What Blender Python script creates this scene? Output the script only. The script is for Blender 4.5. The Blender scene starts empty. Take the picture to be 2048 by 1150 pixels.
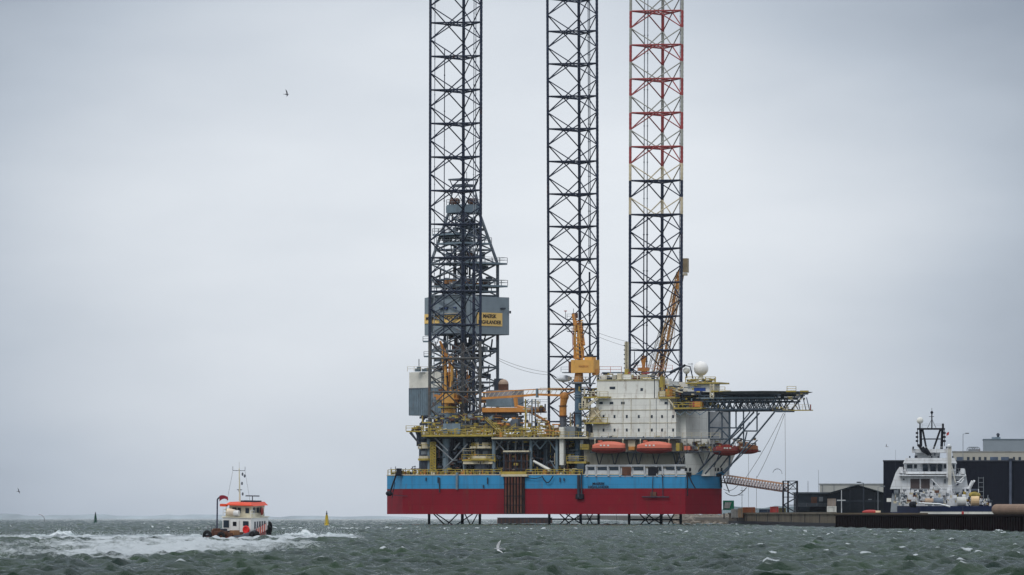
import bpy, math, random, numpy as np
from mathutils import Vector, Matrix, noise as mnoise
R=math.radians
sc=bpy.context.scene
F=10800.0; EYE=2.22; HY=1029.0     # focal length in photo pixels, camera height (m), eye level row
RE=6.37e6                          # radius of the earth: the sea really curves away
# ---------------------------------------------------------------- camera
cam=bpy.data.cameras.new('camera'); co=bpy.data.objects.new('camera',cam); sc.collection.objects.link(co)
cam.sensor_width=36; cam.lens=36*F/2048; cam.shift_y=(HY-575)/2048
cam.clip_start=1; cam.clip_end=40000
co.location=(0,0,EYE); co.rotation_euler=(R(90),0,0)
sc.camera=co
sc.render.resolution_x=1024; sc.render.resolution_y=575
sc.view_settings.view_transform='Standard'; sc.view_settings.look='None'
sc.view_settings.exposure=0.0; sc.view_settings.gamma=1
sc.cycles.volume_bounces=2; sc.cycles.max_bounces=6; sc.cycles.transparent_max_bounces=12
sc.cycles.use_denoising=True
# ---------------------------------------------------------------- sky
w=bpy.data.worlds.new('World'); sc.world=w; w.use_nodes=True
nt=w.node_tree; N=nt.nodes; L=nt.links; N.clear()
def nd(t,**k):
    n=N.new(t)
    for a,b in k.items(): setattr(n,a,b)
    return n
def mth(op,a,b=None,c=None,clamp=False):
    n=nd('ShaderNodeMath',operation=op); n.use_clamp=clamp
    for i,v in enumerate((a,b,c)):
        if v is None: continue
        if isinstance(v,(int,float)): n.inputs[i].default_value=v
        else: L.new(v,n.inputs[i])
    return n.outputs[0]
tc=nd('ShaderNodeTexCoord'); sep=nd('ShaderNodeSeparateXYZ'); L.new(tc.outputs['Generated'],sep.inputs[0])
X,Y,Z=sep.outputs
az=mth('ARCTAN2',X,Y)                              # compass angle of the cloud bank
el=mth('ARCSINE',Z)
def gauss(v,c,wd):
    d=mth('DIVIDE',mth('SUBTRACT',v,c),wd); return mth('EXPONENT',mth('MULTIPLY',mth('MULTIPLY',d,d),-1.0))
mp=nd('ShaderNodeCombineXYZ'); L.new(mth('MULTIPLY',az,9),mp.inputs[0]); L.new(mth('MULTIPLY',el,26),mp.inputs[1])
n1=nd('ShaderNodeTexNoise'); n1.inputs['Scale'].default_value=1.6; n1.inputs['Detail'].default_value=6; n1.inputs['Roughness'].default_value=.45
L.new(mp.outputs[0],n1.inputs['Vector'])
nz=mth('SUBTRACT',n1.outputs[0],.5)
def sq(v,c,wd):
    d=mth('DIVIDE',mth('SUBTRACT',v,c),wd); return mth('MULTIPLY',d,d)
r2=mth('ADD',sq(az,-.008,.100),sq(el,.040,.078))
bright=mth('MULTIPLY',mth('EXPONENT',mth('MULTIPLY',mth('MULTIPLY',r2,r2),-.95)),mth('SUBTRACT',1.0,mth('MULTIPLY',gauss(el,.0,.022),.26)))
away=mth('MULTIPLY',mth('SUBTRACT',mth('ABSOLUTE',az),.16),3.0,clamp=True)
v=mth('ADD',mth('ADD',.12,mth('MULTIPLY',bright,.77)),mth('MULTIPLY',nz,.42))
v=mth('ADD',v,mth('MULTIPLY',mth('MAXIMUM',away,mth('MULTIPLY',mth('SUBTRACT',el,.14),3.0,clamp=True)),.62))
v=mth('ADD',v,mth('MULTIPLY',gauss(mth('SUBTRACT',el,mth('MULTIPLY',az,.10)),.052,.016),mth('MULTIPLY',gauss(az,.05,.07),.10)))
cr=nd('ShaderNodeValToRGB'); L.new(v,cr.inputs[0])
cr.color_ramp.elements[0].position=0; cr.color_ramp.elements[0].color=(.18,.225,.305,1)
cr.color_ramp.elements[1].position=1; cr.color_ramp.elements[1].color=(.88,.922,.975,1)
e=cr.color_ramp.elements.new(.5); e.color=(.52,.58,.665,1)
# the overcast grows brighter towards the zenith
up=mth('ADD',1.0,mth('MULTIPLY',mth('MAXIMUM',mth('SUBTRACT',Z,.12),0.0),.9))
sky=nd('ShaderNodeTexSky',sky_type='NISHITA'); sky.sun_disc=False; sky.sun_elevation=R(48); sky.sun_rotation=R(215)
bg1=nd('ShaderNodeBackground'); L.new(cr.outputs[0],bg1.inputs[0]); L.new(up,bg1.inputs[1])
bg2=nd('ShaderNodeBackground'); L.new(sky.outputs[0],bg2.inputs[0]); bg2.inputs[1].default_value=.05
mx=nd('ShaderNodeMixShader'); mx.inputs[0].default_value=.08; L.new(bg1.outputs[0],mx.inputs[1]); L.new(bg2.outputs[0],mx.inputs[2])
wo=nd('ShaderNodeOutputWorld'); L.new(mx.outputs[0],wo.inputs[0])
# ---------------------------------------------------------------- veiled sun
sl=bpy.data.lights.new('sun','SUN'); sl.energy=1.3; sl.angle=R(18); sl.color=(1,.96,.9)
so=bpy.data.objects.new('sun',sl); sc.collection.objects.link(so)
sd=Vector((math.sin(R(215))*math.cos(R(48)),math.cos(R(215))*math.cos(R(48)),math.sin(R(48))))
so.rotation_euler=(-sd).to_track_quat('-Z','Y').to_euler(); so.location=(-200,-300,400)
# ---------------------------------------------------------------- helpers
C=sc.collection
def Z_(py,Y): return EYE+(HY-py)/F*Y
def W(px,py,Y): return Vector(((px-1024)/F*Y,Y,Z_(py,Y)))
def XX(px,Y): return (px-1024)/F*Y
MATS={}
def mat(name,col,rough=.6,metal=0,var=.25,rust=0,streak=0,scale=.6,bump=0,spec=None,plates=None):
    if name in MATS: return MATS[name]
    m=bpy.data.materials.new(name); m.use_nodes=True; t=m.node_tree; b=t.nodes['Principled BSDF']
    b.inputs['Roughness'].default_value=rough; b.inputs['Metallic'].default_value=metal; b.inputs['Specular IOR Level'].default_value=spec if spec is not None else (.12 if max(col)<.08 and rough>.3 else .28)
    tcn=t.nodes.new('ShaderNodeTexCoord')
    def noi(sc3,s,d=4):
        mpn=t.nodes.new('ShaderNodeMapping'); mpn.inputs['Scale'].default_value=sc3
        t.links.new(tcn.outputs['Object'],mpn.inputs[0]); n=t.nodes.new('ShaderNodeTexNoise')
        n.inputs['Scale'].default_value=s; n.inputs['Detail'].default_value=d; n.inputs['Roughness'].default_value=.6
        t.links.new(mpn.outputs[0],n.inputs['Vector']); return n.outputs[0]
    n=noi((1,1,1),scale)
    r=t.nodes.new('ShaderNodeValToRGB'); t.links.new(n,r.inputs[0])
    r.color_ramp.elements[0].position=.3; r.color_ramp.elements[1].position=.7
    r.color_ramp.elements[0].color=tuple(c*(1-var) for c in col)+(1,)
    r.color_ramp.elements[1].color=tuple(min(1,c*(1+var)) for c in col)+(1,)
    out=r.outputs[0]
    def over(out,fac_s,th,amt,c2):
        rr=t.nodes.new('ShaderNodeValToRGB'); t.links.new(fac_s,rr.inputs[0])
        rr.color_ramp.elements[0].position=th; rr.color_ramp.elements[1].position=min(.99,th+.12)
        rr.color_ramp.elements[0].color=(0,0,0,1); rr.color_ramp.elements[1].color=(amt,amt,amt,1)
        x=t.nodes.new('ShaderNodeMixRGB'); t.links.new(rr.outputs[0],x.inputs[0]); t.links.new(out,x.inputs[1])
        x.inputs[2].default_value=tuple(c2)+(1,); return x.outputs[0]
    if rust: out=over(out,noi((1,1,.35),.9,6),.62-.1*rust,min(.9,.3+rust*.5),(.13,.055,.025))
    if streak: out=over(out,noi((1.3,1.3,.06),.55,5),.54,streak,tuple(c*.45+.02 for c in col))
    if plates:
        sp=t.nodes.new('ShaderNodeSeparateXYZ'); t.links.new(tcn.outputs['Object'],sp.inputs[0]); cb=t.nodes.new('ShaderNodeCombineXYZ')
        t.links.new(sp.outputs[0],cb.inputs[0]); t.links.new(sp.outputs[2],cb.inputs[1])
        br=t.nodes.new('ShaderNodeTexBrick'); t.links.new(cb.outputs[0],br.inputs['Vector']); br.inputs['Scale'].default_value=1
        br.inputs['Brick Width'].default_value=plates[0]; br.inputs['Row Height'].default_value=plates[1]; br.inputs['Mortar Size'].default_value=.05
        br.inputs['Color1'].default_value=(.95,.95,.95,1); br.inputs['Color2'].default_value=(1.03,1.03,1.03,1); br.inputs['Mortar'].default_value=(.80,.78,.76,1)
        mm=t.nodes.new('ShaderNodeMixRGB'); mm.blend_type='MULTIPLY'; mm.inputs[0].default_value=1; t.links.new(out,mm.inputs[1]); t.links.new(br.outputs['Color'],mm.inputs[2]); out=mm.outputs[0]
    t.links.new(out,b.inputs['Base Color'])
    if bump:
        bn=t.nodes.new('ShaderNodeBump'); bn.inputs['Strength'].default_value=bump; bn.inputs['Distance'].default_value=.1
        t.links.new(noi((1,1,1),scale*5),bn.inputs['Height']); t.links.new(bn.outputs[0],b.inputs['Normal'])
    MATS[name]=m; return m
NAVY=mat('leg_steel',(.020,.027,.050),.55,var=.3,rust=.15)
DARK=mat('dark_steel',(.034,.042,.058),.6,var=.35,rust=.3)
BLACK=mat('black_paint',(.010,.011,.016),.6)
GREYB=mat('blue_grey_paint',(.14,.19,.23),.55,var=.2,rust=.1,streak=.5)
GREYS=mat('grey_steel',(.16,.18,.20),.55,var=.25,rust=.4)
DERR=mat('derrick_steel',(.09,.11,.135),.55,var=.3,rust=.2)
WALLG=mat('windwall_grey',(.20,.245,.28),.6,var=.08,streak=.25)
WHITE=mat('white_paint',(.64,.64,.60),.5,var=.06,streak=.22,rust=.4,plates=(6,2.6))
CREAM=mat('cream_paint',(.50,.45,.33),.55,var=.15,rust=.5)
CREAM2=mat('cream_panel',(.62,.60,.54),.55,var=.1,rust=.1)
YEL=mat('yellow_paint',(.33,.25,.05),.5,var=.25,rust=.4)
ORA=mat('crane_orange',(.48,.205,.045),.5,var=.2,rust=.35)
ORY=mat('crane_yellow',(.62,.33,.08),.5,var=.12,rust=.1)
BRN=mat('rusty_brown',(.10,.045,.028),.8,var=.4,rust=.5)
REDP=mat('leg_red',(.27,.045,.045),.55,var=.25)
PALE=mat('leg_pale',(.30,.30,.27),.55,var=.15,rust=.3)
PALEY=mat('leg_cream',(.50,.43,.30),.55,var=.2,rust=.5)
LIFE=mat('lifeboat_orange',(.52,.135,.085),.4,var=.08)
LIFE2=mat('lifeboat_red',(.20,.028,.022),.4,var=.1)
GLASS=mat('dark_glass',(.016,.026,.040),.3,var=.1)
SIGNY=mat('sign_yellow',(.78,.52,.17),.6,var=.04)
LETT=mat('letter_black',(.025,.022,.03),.6)
ROPE=mat('rope',(.10,.10,.10),.8)
CONC=mat('concrete',(.095,.078,.055),.9,var=.35,rust=.2,streak=.5,scale=.25,bump=.5)
PILE=mat('sheet_pile_rust',(.007,.0035,.004),.9,var=.35,spec=.04)
NAVH=mat('navy_cladding',(.0045,.006,.013),.6,var=.12)
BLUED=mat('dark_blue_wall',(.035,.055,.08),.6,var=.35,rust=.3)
TREAD=mat('tyre_rubber',(.014,.014,.015),.85)
class MB:
    def __init__(s,T=None): s.v=[]; s.f=[]; s.m=[]; s.ms=[]; s.T=T
    def mi(s,m):
        if m not in s.ms: s.ms.append(m)
        return s.ms.index(m)
    def add(s,vs,fs,m):
        o=len(s.v); k=s.mi(m)
        for p in vs:
            p=Vector(p); s.v.append(s.T@p if s.T else p)
        for f in fs: s.f.append([i+o for i in f]); s.m.append(k)
        return s
    def prism(s,poly,z0,z1,m,top=None):
        n=len(poly); t=top or poly
        vs=[(p[0],p[1],z0) for p in poly]+[(p[0],p[1],z1) for p in t]
        s.add(vs,[[i,(i+1)%n,n+(i+1)%n,n+i] for i in range(n)]+[list(range(n))[::-1],list(range(n,2*n))],m); return s
    def box(s,c,sz,m,rz=0):
        a,b=math.cos(rz),math.sin(rz); x,y,z=[q/2 for q in sz]
        s.prism([(c[0]+i*a-j*b,c[1]+i*b+j*a) for i,j in((-x,-y),(x,-y),(x,y),(-x,y))],c[2]-z,c[2]+z,m); return s
    def tube(s,p,q,r,m,n=6,r2=None):
        p=Vector(p); q=Vector(q); d=q-p
        if d.length<1e-6: return s
        d.normalize(); a=d.orthogonal().normalized()
        if abs(d.z)<.99: a=d.cross(Vector((0,0,1))).normalized()
        b=d.cross(a); r2=r if r2 is None else r2
        o0=math.pi/4 if n==4 else 0
        vs=[p+(a*math.cos(o0+t*2*math.pi/n)+b*math.sin(o0+t*2*math.pi/n))*r for t in range(n)]+[q+(a*math.cos(o0+t*2*math.pi/n)+b*math.sin(o0+t*2*math.pi/n))*r2 for t in range(n)]
        s.add(vs,[[i,(i+1)%n,n+(i+1)%n,n+i] for i in range(n)]+[list(range(n))[::-1],list(range(n,2*n))],m); return s
    def path(s,pts,r,m,n=6):
        for a,b in zip(pts,pts[1:]): s.tube(a,b,r,m,n)
        return s
    def sphere(s,c,r,m,nu=16,nv=10,sz=(1,1,1)):
        c=Vector(c); vs=[c+Vector((0,0,-r*sz[2]))]
        for j in range(1,nv):
            t=-math.pi/2+math.pi*j/nv
            for i in range(nu):
                p=2*math.pi*i/nu; vs.append(c+Vector((r*sz[0]*math.cos(t)*math.cos(p),r*sz[1]*math.cos(t)*math.sin(p),r*sz[2]*math.sin(t))))
        vs.append(c+Vector((0,0,r*sz[2]))); fs=[]
        for i in range(nu):
            fs.append([0,1+(i+1)%nu,1+i]); k=1+(nv-2)*nu; fs.append([k+i,k+(i+1)%nu,len(vs)-1])
            for j in range(nv-2):
                a=1+j*nu; fs.append([a+i,a+(i+1)%nu,a+nu+(i+1)%nu,a+nu+i])
        s.add(vs,fs,m); return s
    def torus(s,c,R1,r,m,ax='z',n=16,k=8,start=0,end=1,fwd=None):
        rings=[]; 
        for i in range(n+ (0 if end-start>=1 else 1)):
            t=2*math.pi*(start+(end-start)*i/n); ring=[]
            for j in range(k):
                p=2*math.pi*j/k; x=(R1+r*math.cos(p)); y=r*math.sin(p)
                q={'z':(x*math.cos(t),x*math.sin(t),y),'x':(y,x*math.cos(t),x*math.sin(t)),'y':(x*math.cos(t),y,x*math.sin(t))}[ax]
                ring.append(Vector(c)+Vector(q))
            rings.append(ring)
        if end-start>=1: rings.append(rings[0]); s.loft(rings,m,cap=False)
        else: s.loft(rings,m)
        return s
    def loft(s,rings,m,cap=True):
        k=len(rings[0]); vs=[p for r in rings for p in r]; fs=[]
        for a in range(len(rings)-1):
            for i in range(k): fs.append([a*k+i,a*k+(i+1)%k,(a+1)*k+(i+1)%k,(a+1)*k+i])
        if cap: fs+= [list(range(k))[::-1],[(len(rings)-1)*k+i for i in range(k)]]
        s.add(vs,fs,m); return s
    def rail(s,pts,m,h=1.1,step=2.2,t=.05,closed=False):
        pts=[Vector(p) for p in pts]
        if closed: pts.append(pts[0])
        for a,b in zip(pts,pts[1:]):
            n=max(1,round((b-a).length/step))
            for i in range(n+1):
                p=a.lerp(b,i/n); s.tube(p,p+Vector((0,0,h)),t,m,4)
            for hh in (h,h*.55): s.tube(a+Vector((0,0,hh)),b+Vector((0,0,hh)),t,m,4)
        return s
    def build(s,name,parent=None,loc=None,smooth=False,**tags):
        me=bpy.data.meshes.new(name); o=bpy.data.objects.new(name,me); C.objects.link(o)
        if parent is not None:
            o.parent=parent; q=parent; off=Vector((0,0,0))
            while q is not None: off+=q.location; q=q.parent
        else:
            if loc is None:
                xs=[v.x for v in s.v]; ys=[v.y for v in s.v]; zs=[v.z for v in s.v]
                loc=((min(xs)+max(xs))/2,(min(ys)+max(ys))/2,min(zs))
            off=Vector(loc); o.location=off
        me.from_pydata([tuple(v-off) for v in s.v],[],s.f)
        for m in s.ms: me.materials.append(m)
        me.polygons.foreach_set('material_index',s.m)
        if smooth: me.polygons.foreach_set('use_smooth',[True]*len(me.polygons))
        me.update()
        for k,v_ in tags.items(): o[k]=v_
        return o
def thing(name,label,cat,loc=(0,0,0),group=None):
    o=bpy.data.objects.new(name,None); C.objects.link(o); o.location=loc; o.empty_display_size=.5
    o['label']=label; o['category']=cat
    if group: o['group']=group
    bpy.context.view_layer.update(); return o
def text(body,size,M,m,parent,name='lettering',bold=.0,sx=1):
    cu=bpy.data.curves.new('t','FONT'); cu.body=body; cu.size=size; cu.extrude=.02; cu.offset=bold; cu.align_x='CENTER'; cu.align_y='CENTER'
    o=bpy.data.objects.new('t',cu); C.objects.link(o); bpy.context.view_layer.update()
    me=bpy.data.meshes.new_from_object(o); bpy.data.objects.remove(o)
    off=Vector((0,0,0)); q=parent
    while q is not None: off+=q.location; q=q.parent
    me.transform(Matrix.Translation(-off)@M@Matrix.Diagonal((sx,1,1,1))); me.materials.clear(); me.materials.append(m)
    o=bpy.data.objects.new(name,me); C.objects.link(o); o.parent=parent; return o
def facing(c,right,upv=(0,0,1)):      # text frame: x along 'right', y up
    r=Vector(right).normalized(); u=Vector(upv); n=r.cross(u).normalized()
    M=Matrix((( r.x,u.x,n.x,c[0]),(r.y,u.y,n.y,c[1]),(r.z,u.z,n.z,c[2]),(0,0,0,1))); return M
HAZE_D=2.2e-5
# ================================================================ SEA (curves with the earth)
rng=np.random.default_rng(7)
NC=130
lam=np.exp(rng.uniform(np.log(.6),np.log(6),NC)); k_=2*np.pi/lam
dirs=R(-28)+rng.normal(0,.8,NC); kx=k_*np.cos(dirs); ky=k_*np.sin(dirs); ph=rng.uniform(0,2*np.pi,NC)
stp=.043*(lam/2)**-.15; amp=stp/k_
def waves(x,y,d,conv=True):
    z=np.zeros_like(x); dx=np.zeros_like(x); dy=np.zeros_like(x); cv=np.zeros_like(x)
    for i in range(NC):
        a=np.clip(1.4-d*.0016*1.0/lam[i]*.9,0,1) if lam[i]<9 else 1.0
        a=a*np.clip((9000-d)/3000,.25,1)
        p=kx[i]*x+ky[i]*y+ph[i]; c=np.cos(p); s=np.sin(p)
        z+=a*amp[i]*c; cv+=(a*stp[i]*c if lam[i]>1.6 else 0)
        dx-=a*amp[i]*s*np.cos(dirs[i])*.8; dy-=a*amp[i]*s*np.sin(dirs[i])*.8
    return z,dx,dy,cv
def ell(x,y,cx,cy,rx,ry,a=0):
    ca,sa=math.cos(a),math.sin(a); u=((x-cx)*ca+(y-cy)*sa)/rx; v_=(-(x-cx)*sa+(y-cy)*ca)/ry
    return np.clip(1-(u*u+v_*v_),0,1)
def wakefoam(x,y):
    return np.clip(1.6*ell(x,y,-34,484,25,24,.12)+1.1*ell(x,y,-28.5,415,14,80)+1.4*ell(x,y,-21.5,497,10,18)+1.1*ell(x,y,-18.5,345,8.5,105)+.8*ell(x,y,-27,300,10,95),0,1.5)
r_=[185.0]
while r_[-1]<700: r_.append(r_[-1]*1.00085)
while r_[-1]<2600: r_.append(r_[-1]*1.00125)
while r_[-1]<9300: r_.append(r_[-1]*1.004)
r_=np.array(r_); th=np.arange(-.110,.1101,.0005)
rr,tt=np.meshgrid(r_,th,indexing='ij')
x=rr*np.sin(tt); y=rr*np.cos(tt)
z,dx,dy,cv=waves(x,y,rr); sg=cv.std()
wf=wakefoam(x,y)
edge=np.clip((.110-np.abs(tt))/.006,0,1); edge[0,:]=0
big=np.sin(x*.021+y*.013+1)+np.sin(x*-.034+y*.021)+np.sin(y*.0071+x*.05)
foam=np.clip((cv/sg-3.3-.45*big)/1.1,0,1)
vx=np.stack([x+dx*edge,y+dy*edge,z*edge-rr**2/(2*RE)],-1).reshape(-1,3)
nr,ntc=rr.shape
idx=np.arange(nr*ntc).reshape(nr,ntc)
fq=np.stack([idx[:-1,:-1],idx[:-1,1:],idx[1:,1:],idx[1:,:-1]],-1).reshape(-1,4)[:,::-1]
# rest of the ring round the camera, coarse
r2=np.concatenate([[.01],np.geomspace(20,9300,60)]); t2=np.linspace(.110,2*np.pi-.110,120)
ra,ta=np.meshgrid(r2,t2,indexing='ij'); xa,ya=ra*np.sin(ta),ra*np.cos(ta)
va=np.stack([xa,ya,-ra**2/(2*RE)],-1).reshape(-1,3); ia=np.arange(va.shape[0]).reshape(ra.shape)+len(vx)
fa=np.stack([ia[:-1,:-1],ia[:-1,1:],ia[1:,1:],ia[1:,:-1]],-1).reshape(-1,4)[:,::-1]
r3=np.array([.01,50,100,185.]); t3=np.linspace(-.110,.110,20)
rb,tb=np.meshgrid(r3,t3,indexing='ij'); vb=np.stack([rb*np.sin(tb),rb*np.cos(tb),0*rb],-1).reshape(-1,3)
ib=np.arange(vb.shape[0]).reshape(rb.shape)+len(vx)+len(va)
fb=np.stack([ib[:-1,:-1],ib[:-1,1:],ib[1:,1:],ib[1:,:-1]],-1).reshape(-1,4)[:,::-1]
V=np.concatenate([vx,va,vb]); Fc=np.concatenate([fq,fa,fb])
me=bpy.data.meshes.new('sea'); me.vertices.add(len(V)); me.vertices.foreach_set('co',V.ravel())
me.loops.add(Fc.size); me.loops.foreach_set('vertex_index',Fc.ravel().astype(np.int32))
me.polygons.add(len(Fc)); me.polygons.foreach_set('loop_start',np.arange(0,Fc.size,4,dtype=np.int32)); me.polygons.foreach_set('loop_total',np.full(len(Fc),4,dtype=np.int32))
me.update(calc_edges=True); me.polygons.foreach_set('use_smooth',np.ones(len(Fc),bool))
def vattr(me,n,a):
    at=me.attributes.new(n,'FLOAT','POINT'); full=np.zeros(len(me.vertices),np.float32); full[:a.size]=a.ravel(); at.data.foreach_set('value',full)
vattr(me,'crest',foam); vattr(me,'churn',wf)
sea=bpy.data.objects.new('sea',me); C.objects.link(sea); sea['kind']='structure'
def water_material():
    m=bpy.data.materials.new('sea_water'); m.use_nodes=True; t=m.node_tree; b=t.nodes['Principled BSDF']
    def n_(ty,**k):
        q=t.nodes.new(ty)
        for a_,b_ in k.items(): setattr(q,a_,b_)
        return q
    def mt(op,a_,b_=None,cl=False):
        q=n_('ShaderNodeMath',operation=op); q.use_clamp=cl
        for i_,v_ in enumerate((a_,b_)):
            if v_ is None: continue
            if isinstance(v_,(int,float)): q.inputs[i_].default_value=v_
            else: t.links.new(v_,q.inputs[i_])
        return q.outputs[0]
    tcn=n_('ShaderNodeTexCoord')
    def noi(s3,s_,d=4,ro=.6):
        mpn=n_('ShaderNodeMapping'); mpn.inputs['Scale'].default_value=s3; t.links.new(tcn.outputs['Object'],mpn.inputs[0])
        q=n_('ShaderNodeTexNoise'); q.inputs['Scale'].default_value=s_; q.inputs['Detail'].default_value=d; q.inputs['Roughness'].default_value=ro
        t.links.new(mpn.outputs[0],q.inputs['Vector']); return q.outputs[0]
    b.inputs['IOR'].default_value=1.19
    cr_=n_('ShaderNodeValToRGB'); t.links.new(noi((1,.4,1),.16,6),cr_.inputs[0])
    cr_.color_ramp.elements[0].position=.35; cr_.color_ramp.elements[1].position=.68
    cr_.color_ramp.elements[0].color=(.011,.027,.021,1); cr_.color_ramp.elements[1].color=(.030,.062,.030,1)
    at1=n_('ShaderNodeAttribute',attribute_name='crest'); at2=n_('ShaderNodeAttribute',attribute_name='churn')
    fn=noi((1,.45,1),2.3,8,.8); fn2=noi((.6,.3,1),.5,6,.7)
    f1=mt('MULTIPLY',mt('SUBTRACT',mt('ADD',at1.outputs['Fac'],mt('MULTIPLY',fn,.9)),.80),3.2,True)
    f1=mt('MULTIPLY',f1,mt('GREATER_THAN',at1.outputs['Fac'],.01))
    f2=mt('MULTIPLY',mt('SUBTRACT',mt('ADD',mt('MULTIPLY',at2.outputs['Fac'],.40),mt('MULTIPLY',mt('ADD',fn,fn2),.80)),1.02),4.0,True)
    f2=mt('MULTIPLY',f2,mt('MULTIPLY',at2.outputs['Fac'],6.0,True))
    ft=mt('MAXIMUM',f1,f2)
    mxn=n_('ShaderNodeMixRGB'); t.links.new(ft,mxn.inputs[0]); t.links.new(cr_.outputs[0],mxn.inputs[1]); mxn.inputs[2].default_value=(.50,.54,.56,1)
    t.links.new(mxn.outputs[0],b.inputs['Base Color'])
    t.links.new(mt('ADD',.10,mt('MULTIPLY',ft,.6)),b.inputs['Roughness'])
    bn=n_('ShaderNodeBump'); bn.inputs['Strength'].default_value=.9; bn.inputs['Distance'].default_value=.34
    t.links.new(mt('ADD',noi((1,.7,1),2.6,8,.78),mt('MULTIPLY',noi((1,.7,1),.6,4),.6)),bn.inputs['Height']); t.links.new(bn.outputs[0],b.inputs['Normal'])
    return m
me.materials.append(water_material())
# far low coast, its own colour lightened to look hazier
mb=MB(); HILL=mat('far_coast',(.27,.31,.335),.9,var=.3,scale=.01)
def coast(px0,px1,Yd,prof,seed):
    pts=[]; n=70
    for i in range(n+1):
        px=px0+(px1-px0)*i/n; X_=XX(px,Yd); zb=-(X_*X_+Yd*Yd)/(2*RE)
        e_=min(1,i/4,(n-i)/4); h=prof(px)*(.8+.45*mnoise.noise(Vector((px*.02,seed,0)))+.2*mnoise.noise(Vector((px*.11,seed,3))))*e_
        pts.append((X_,zb-3,zb+max(.2,h)))
    for dY in (0,):
        vs=[];fs=[]
        for (X_,z0,z1) in pts: vs+=[(X_,Yd,z0),(X_,Yd+30,z1),(X_*1.04,Yd+350,z1*.9),(X_*1.05,Yd+400,z0)]
        for i in range(n):
            for j in range(3): fs.append([i*4+j,(i+1)*4+j,(i+1)*4+j+1,i*4+j+1])
        mb.add(vs,fs,HILL)
coast(-900,860,8700,lambda p:9.5 if p<500 else 7.5,1.3)
mb.build('far_coast',kind='structure')
mb=MB(); HILL2=mat('wooded_shore',(.10,.13,.14),.9,var=.4,scale=.02)
HILL=HILL2; coast(1380,2900,5200,lambda p:15 if p<1700 else 18,5.1)
mb.build('wooded_hill',kind='structure')
# ================================================================ WAKE AND SPRAY
FOAM=bpy.data.materials.new('wake_foam'); FOAM.use_nodes=True
def foam_mat():
    t=FOAM.node_tree; b=t.nodes['Principled BSDF']; b.inputs['Base Color'].default_value=(.78,.80,.81,1); b.inputs['Roughness'].default_value=.8
    tcn=t.nodes.new('ShaderNodeTexCoord'); n=t.nodes.new('ShaderNodeTexNoise'); n.inputs['Scale'].default_value=1.3; n.inputs['Detail'].default_value=8; n.inputs['Roughness'].default_value=.72
    t.links.new(tcn.outputs['Object'],n.inputs['Vector'])
    at=t.nodes.new('ShaderNodeAttribute'); at.attribute_name='dens'
    a=t.nodes.new('ShaderNodeMath'); a.operation='ADD'; t.links.new(at.outputs['Fac'],a.inputs[0]); t.links.new(n.outputs[0],a.inputs[1])
    s_=t.nodes.new('ShaderNodeMath'); s_.operation='SUBTRACT'; t.links.new(a.outputs[0],s_.inputs[0]); s_.inputs[1].default_value=1.0
    m_=t.nodes.new('ShaderNodeMath'); m_.operation='MULTIPLY'; m_.use_clamp=True; t.links.new(s_.outputs[0],m_.inputs[0]); m_.inputs[1].default_value=3.2
    t.links.new(m_.outputs[0],b.inputs['Alpha'])
    cr_=t.nodes.new('ShaderNodeValToRGB'); cr_.color_ramp.elements[0].color=(.22,.29,.29,1); cr_.color_ramp.elements[0].position=.35; cr_.color_ramp.elements[1].color=(.68,.71,.73,1); cr_.color_ramp.elements[1].position=.60
    t.links.new(n.outputs[0],cr_.inputs[0]); t.links.new(cr_.outputs[0],b.inputs['Base Color'])
foam_mat()
def interp(xs,pts):
    return np.interp(xs,[p[0] for p in pts],[p[1] for p in pts])
def ridge(name,Y0,depth,pxh,seed,dens=1):
    # a churned crest of foam: real mound over the water, height in metres from rows in the photo
    X0=XX(pxh[0][0],Y0); X1=XX(pxh[-1][0],Y0); xs=np.arange(X0,X1,.09); ys=np.linspace(-1,1,17)
    hs=interp(xs/Y0*F+1024,pxh); vs=[];dn=[]
    for i,xq in enumerate(xs):
        for q in ys:
            e_=max(0,1-abs(q)**1.6); nn=mnoise.fractal(Vector((xq*.7,q*1.2+seed,seed)),1,2,5); n2=mnoise.noise(Vector((xq*2.6,q*3,seed)))
            zz=hs[i]*e_*(.75+.55*nn+.25*n2)-.06
            vs.append((xq,Y0+q*depth+.8*mnoise.noise(Vector((xq*.3,seed,0))),zz)); dn.append(max(0,e_*1.1*dens+.10))
    k=len(ys); fs=[[i*k+j,(i+1)*k+j,(i+1)*k+j+1,i*k+j+1] for i in range(len(xs)-1) for j in range(k-1)]
    mb=MB(); mb.add(vs,fs,FOAM); o=mb.build(name,smooth=True,kind='stuff')
    at=o.data.attributes.new('dens','FLOAT','POINT'); at.data.foreach_set('value',np.array(dn,np.float32)); return o
ridge('wake_foam',501,4.2,[(-60,.3),(0,.42),(60,.5),(100,.50),(118,.95),(135,.90),(150,.5),(170,.42),(230,.38),(300,.55),(360,.42),(420,.38),(430,.30),(450,.06),(545,.06),(562,.55),(575,.72),(610,.85),(650,.62),(690,.62),(725,.12)],2.0)

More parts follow.
